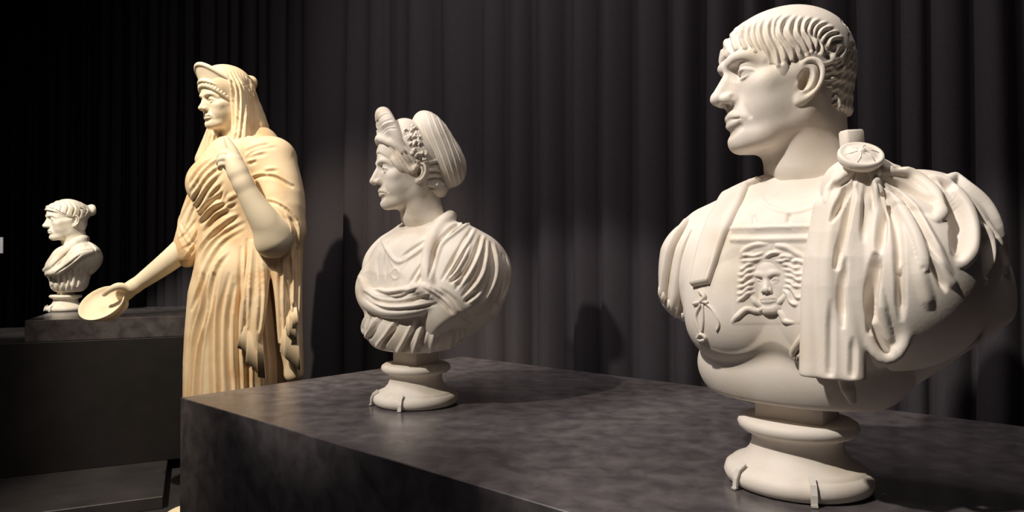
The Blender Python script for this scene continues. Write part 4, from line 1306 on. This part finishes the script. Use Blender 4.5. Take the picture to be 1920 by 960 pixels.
    # swallow-tail hems: the cloth folds back and forth while its edge steps down
    for hem, top in (([(470, 624, -.20), (444, 652, -.22), (454, 656, -.225), (469, 668, -.215), (460, 678, -.235), (487, 699, -.225), (483, 707, -.24), (499, 710, -.21)], (474, 540)),
                     ([(562, 606, -.165), (534, 626, -.18), (542, 631, -.185), (558, 641, -.17), (524, 658, -.19), (534, 671, -.195), (566, 698, -.17)], (545, 540))):
        q = []
        for a, b in zip(hem[:-1], hem[1:]):
            a, b = np.array(a), np.array(b)
            q += [a + (b - a) * t for t in (.08, .36, .64, .92)]
        q = spline(np.array(q), 2); n = len(q)
        rows = []
        for t in (0, .35, .7, 1):
            rows.append([W(x + (top[0] - x) * t * .55, y + (top[1] - y) * t, d + .10 * t * t) for x, y, d in q])
        F = np.array(rows)
        off = np.array([0, .007, 0])
        V = np.vstack([F.reshape(-1, 3), F.reshape(-1, 3) + off]); o = 4 * n
        Q = []
        for a in range(3):
            for b in range(n - 1):
                f = [a * n + b, a * n + b + 1, (a + 1) * n + b + 1, (a + 1) * n + b]
                Q.append(f); Q.append([o + k for k in f[::-1]])
        for b in range(n - 1):
            Q.append([b + 1, b, o + b, o + b + 1])
        obj('hem_fold', V, Q, m, mant)
    # ---- veil
    g = Grid((-1.62, 2.88, 1.86), (-1.02, 3.56, 2.62), 0.0048)
    L = lambda *p: pose(np.array(p))
    Rv = pose.R
    g.add(Ell(L(0, -16, 168), np.array([.104, .112, .112]), Rv))
    g.add(Tube([L(0, -36, 170), L(0, -70, 70), L(0, -80, -40), L(0, -70, -130)], [.088, .10, .115, .13], 3), 0.05)
    g.add(Tube([L(80, 0, 165), L(84, -6, 90), L(88, 0, 0), L(92, 18, -95)], [.030, .034, .04, .05], 3), 0.03)
    g.add(Tube([L(-80, 0, 165), L(-84, -6, 90), L(-88, 6, 0), L(-86, 30, -110)], [.030, .034, .04, .05], 3), 0.03)
    g.add(Ell(L(0, -128, 205), np.array([.05, .03, .035]), Rv), 0.03)
    g.add(Ell(L(0, 16, 186), np.array([.098, .085, .085]), Rv), 0.03)
    g.add(Tube(WL((408, 222, .12), (398, 260, .10), (386, 300, .07)), [.03, .04, .05], 3), 0.03)
    g.cut(Ell(L(0, 70, 60), np.array([.072, .13, .16]), Rv), 0.01)
    g.cut(Ell(L(0, 40, -60), np.array([.06, .10, .12]), Rv), 0.01)
    K = g.mesh(1).smooth_normals(5)
    st = []
    vp = lambda *Q: crop_pts(340, 100, 4.8, Q)
    for l in vp([(420, 180), (470, 300), (475, 500), (470, 700)], [(450, 165), (510, 300), (520, 500), (500, 720)], [(480, 165), (545, 300), (560, 500), (540, 740)], [(510, 170), (575, 300), (600, 500), (590, 760)], [(540, 185), (605, 320), (630, 520), (640, 780)], [(570, 200), (630, 340), (665, 560), (690, 780)], [(600, 220), (650, 400), (690, 600), (730, 780)],
                [(600, 210), (640, 260), (655, 340)], [(625, 230), (660, 280), (670, 340)], [(270, 720), (250, 800), (240, 900)], [(310, 720), (300, 800), (290, 880)], [(350, 740), (345, 800), (330, 870)], [(500, 700), (490, 760), (470, 830)], [(540, 700), (525, 780), (490, 850)]):
        st.append((l, .010, -.011, 'r', (.2, .5)))
        st.append(([(x - 3, y) for x, y in l], .008, .006, 'r', (.2, .5)))
    K.draw(st); K.smooth(2, .5)
    obj('veil', K.V, K.Q, m, r)
    # toe of the forward foot
    fp = W(350, 955, -.12); fp[2] = base[2] + 0.028
    g = Grid(fp - np.array([.12, .14, .027]), fp + np.array([.12, .14, .06]), 0.004)
    g.add(Ell(fp, (.055, .10, .032), rot(0, 0, -40)))
    F = g.mesh(1)
    obj('foot', F.V, F.Q, sk, r)
if want('statue'):
    statue()
# ------------------------------------------------------------------ small far bust of a woman with a knot of hair
def small_bust():
    base = P(123, 583, 4.29); base[2] = EYE - 0.29
    r = empty('portrait_bust', base, 'small far ivory bust of a woman with knotted hair on the stepped plinth', 'bust')
    m = M_PLASTER3
    pose = Pose(229, 7, 0, 0.00110, (0, 0, 100), P(127, 415, 4.29))
    G = face(3.0, dict(bignose=1, hook=1, brow=0.72, jaw=0.92), earpos=(69, -8, 96, 1.0, -10))
    H = pose.place(G.mesh(1))
    obj('head', H.V, H.Q, m, r)
    c = lambda *L: crop_pts(0, 340, 3.427, L)
    g = Grid((0, -150, 20), (96, 122, 262), 3.2, sym=True)
    g.add(Ell((0, -6, 150), (79, 97, 80)))
    g.add(Ell((0, 34, 152), (66, 68, 60)), 20)
    g.add(Tube([(0, 84, 184), (32, 74, 182), (55, 48, 168), (67, 16, 144), (70, -6, 126)], [15, 16, 16, 14, 12], 4), 14)
    g.add(Tube([(0, -35, 110), (0, -40, 60)], [66, 56]), 20)
    g.add(Tube([(0, -80, 150), (0, -118, 152)], [48, 30]), 25)
    g.add(Ell((0, -132, 160), (36, 26, 32)), 12)
    ys = [-160, -100, -70, -40, -30, -20, -10, 8, 16, 50, 70, 90, 120]
    zs = [90, 80, 40, 46, 70, 100, 118, 118, 118, 142, 158, 166, 166]
    g.keep(Fun(lambda X, Y, Z: (np.interp(Y, ys, zs).astype(f32) - Z) * f32(0.8)), 6)
    B = pose.place(g.mesh(1)).smooth_normals(3)
    st = []
    for l in c([(330, 110), (350, 150), (345, 190)], [(370, 105), (395, 150), (390, 200)], [(410, 115), (440, 160), (425, 215)], [(450, 130), (480, 170), (465, 225)], [(490, 150), (520, 190), (500, 250)], [(300, 130), (312, 160), (305, 180)], [(540, 160), (560, 185), (540, 220)], [(500, 170), (535, 180), (560, 200)]):
        st.append((l, .008, -.008, 'v', (.3, .3)))
    st.append((c([(285, 178), (340, 188), (390, 215), (425, 235)])[0], .007, .006, 'r', (.4, .4)))
    st.append((c([(285, 170), (340, 178), (390, 203), (430, 222)])[0], .006, -.006, 'v', (.4, .4)))
    B.draw(st, mirror=pose)
    obj('hair', B.V, B.Q, m, r)
    fr = Pose(229.5, 0, 0, 0.92, (0, 0, 0), base + np.array([0.02, 0.0, 0.0]))
    g = Grid((0, -0.22, 0.10), (0.28, 0.20, 0.56), 0.004, sym=True)
    g.add(Ell((0, -0.01, 0.29), (0.16, 0.12, 0.17)))
    g.add(Ell((0.145, -0.03, 0.36), (0.075, 0.085, 0.09)), 0.05)
    g.add(Tube([(0, -0.05, 0.47), (0.12, -0.04, 0.42)], [0.055, 0.05]), 0.05)
    g.add(Ell((0, 0.01, 0.37), (0.10, 0.085, 0.07)), 0.05)
    g.add(Ell((0.065, 0.07, 0.29), (0.07, 0.055, 0.07)), 0.05)
    g.add(Ell((0, 0.0, 0.19), (0.14, 0.11, 0.08)), 0.02)
    g.cut(Half((0, 0, 0.132), (0, 0, 1)), 0.012)
    g.keep(Half((0.10, 0, 0.132), (0.62, 0, -0.78)), 0.02)
    g.keep(Half((0, -0.08, 0.132), (0, -0.60, -0.8)), 0.02)
    T = fr.place(g.mesh(1)).smooth_normals(5)
    T0 = Msh(T.V.copy(), T.Q)
    st = []
    for l in c([(345, 610), (340, 650), (330, 700)], [(385, 600), (380, 650), (370, 700)], [(420, 580), (420, 640), (410, 700)], [(460, 560), (455, 620), (450, 690)], [(500, 540), (500, 600), (490, 670)], [(540, 510), (545, 570), (535, 640)], [(580, 500), (585, 550), (575, 600)], [(320, 610), (312, 650), (308, 690)]):
        st.append((l, .013, -.012, 'r', (.2, 1)))
    T.draw(st)
    obj('tunic', T.V, T.Q, m, r)
    g = Grid((-0.24, -0.24, 0.16), (0.30, 0.22, 0.56), 0.004)
    def on(px, rad, k, lift=0.0):
        p, n = T0.cast(spline(px, 5))
        rr = np.interp(np.linspace(0, 1, len(p)), np.linspace(0, 1, len(rad)), rad)
        g.add(Tube(fr.inv(p + n * lift), rr), k)
    g.add(Ell((0.10, -0.06, 0.37), (0.125, 0.11, 0.10)))
    g.add(Ell((0.0, -0.09, 0.36), (0.16, 0.075, 0.13)), 0.05)
    on(c([(545, 370), (480, 400), (400, 470), (340, 540), (295, 570)])[0], [.03, .035, .035, .03, .02], 0.02, 0.0)
    on(c([(600, 450), (520, 470), (440, 530), (370, 575), (310, 595)])[0], [.03, .032, .03, .026, .018], 0.012, 0.004)
    K = fr.place(g.mesh(1)).smooth_normals(5)
    st = []
    for l in c([(590, 440), (500, 450), (420, 510), (350, 570)], [(550, 400), (480, 425), (400, 490), (330, 555)], [(560, 385), (600, 420), (625, 480)], [(520, 470), (440, 535), (360, 590)]):
        st.append((l, .009, -.010, 'r', (.2, .3)))
    K.draw(st)
    obj('mantle', K.V, K.Q, m, r)
    socle(r, base, 0.80, fr.R, m, 0.118, .055)
if want('small'):
    small_bust()
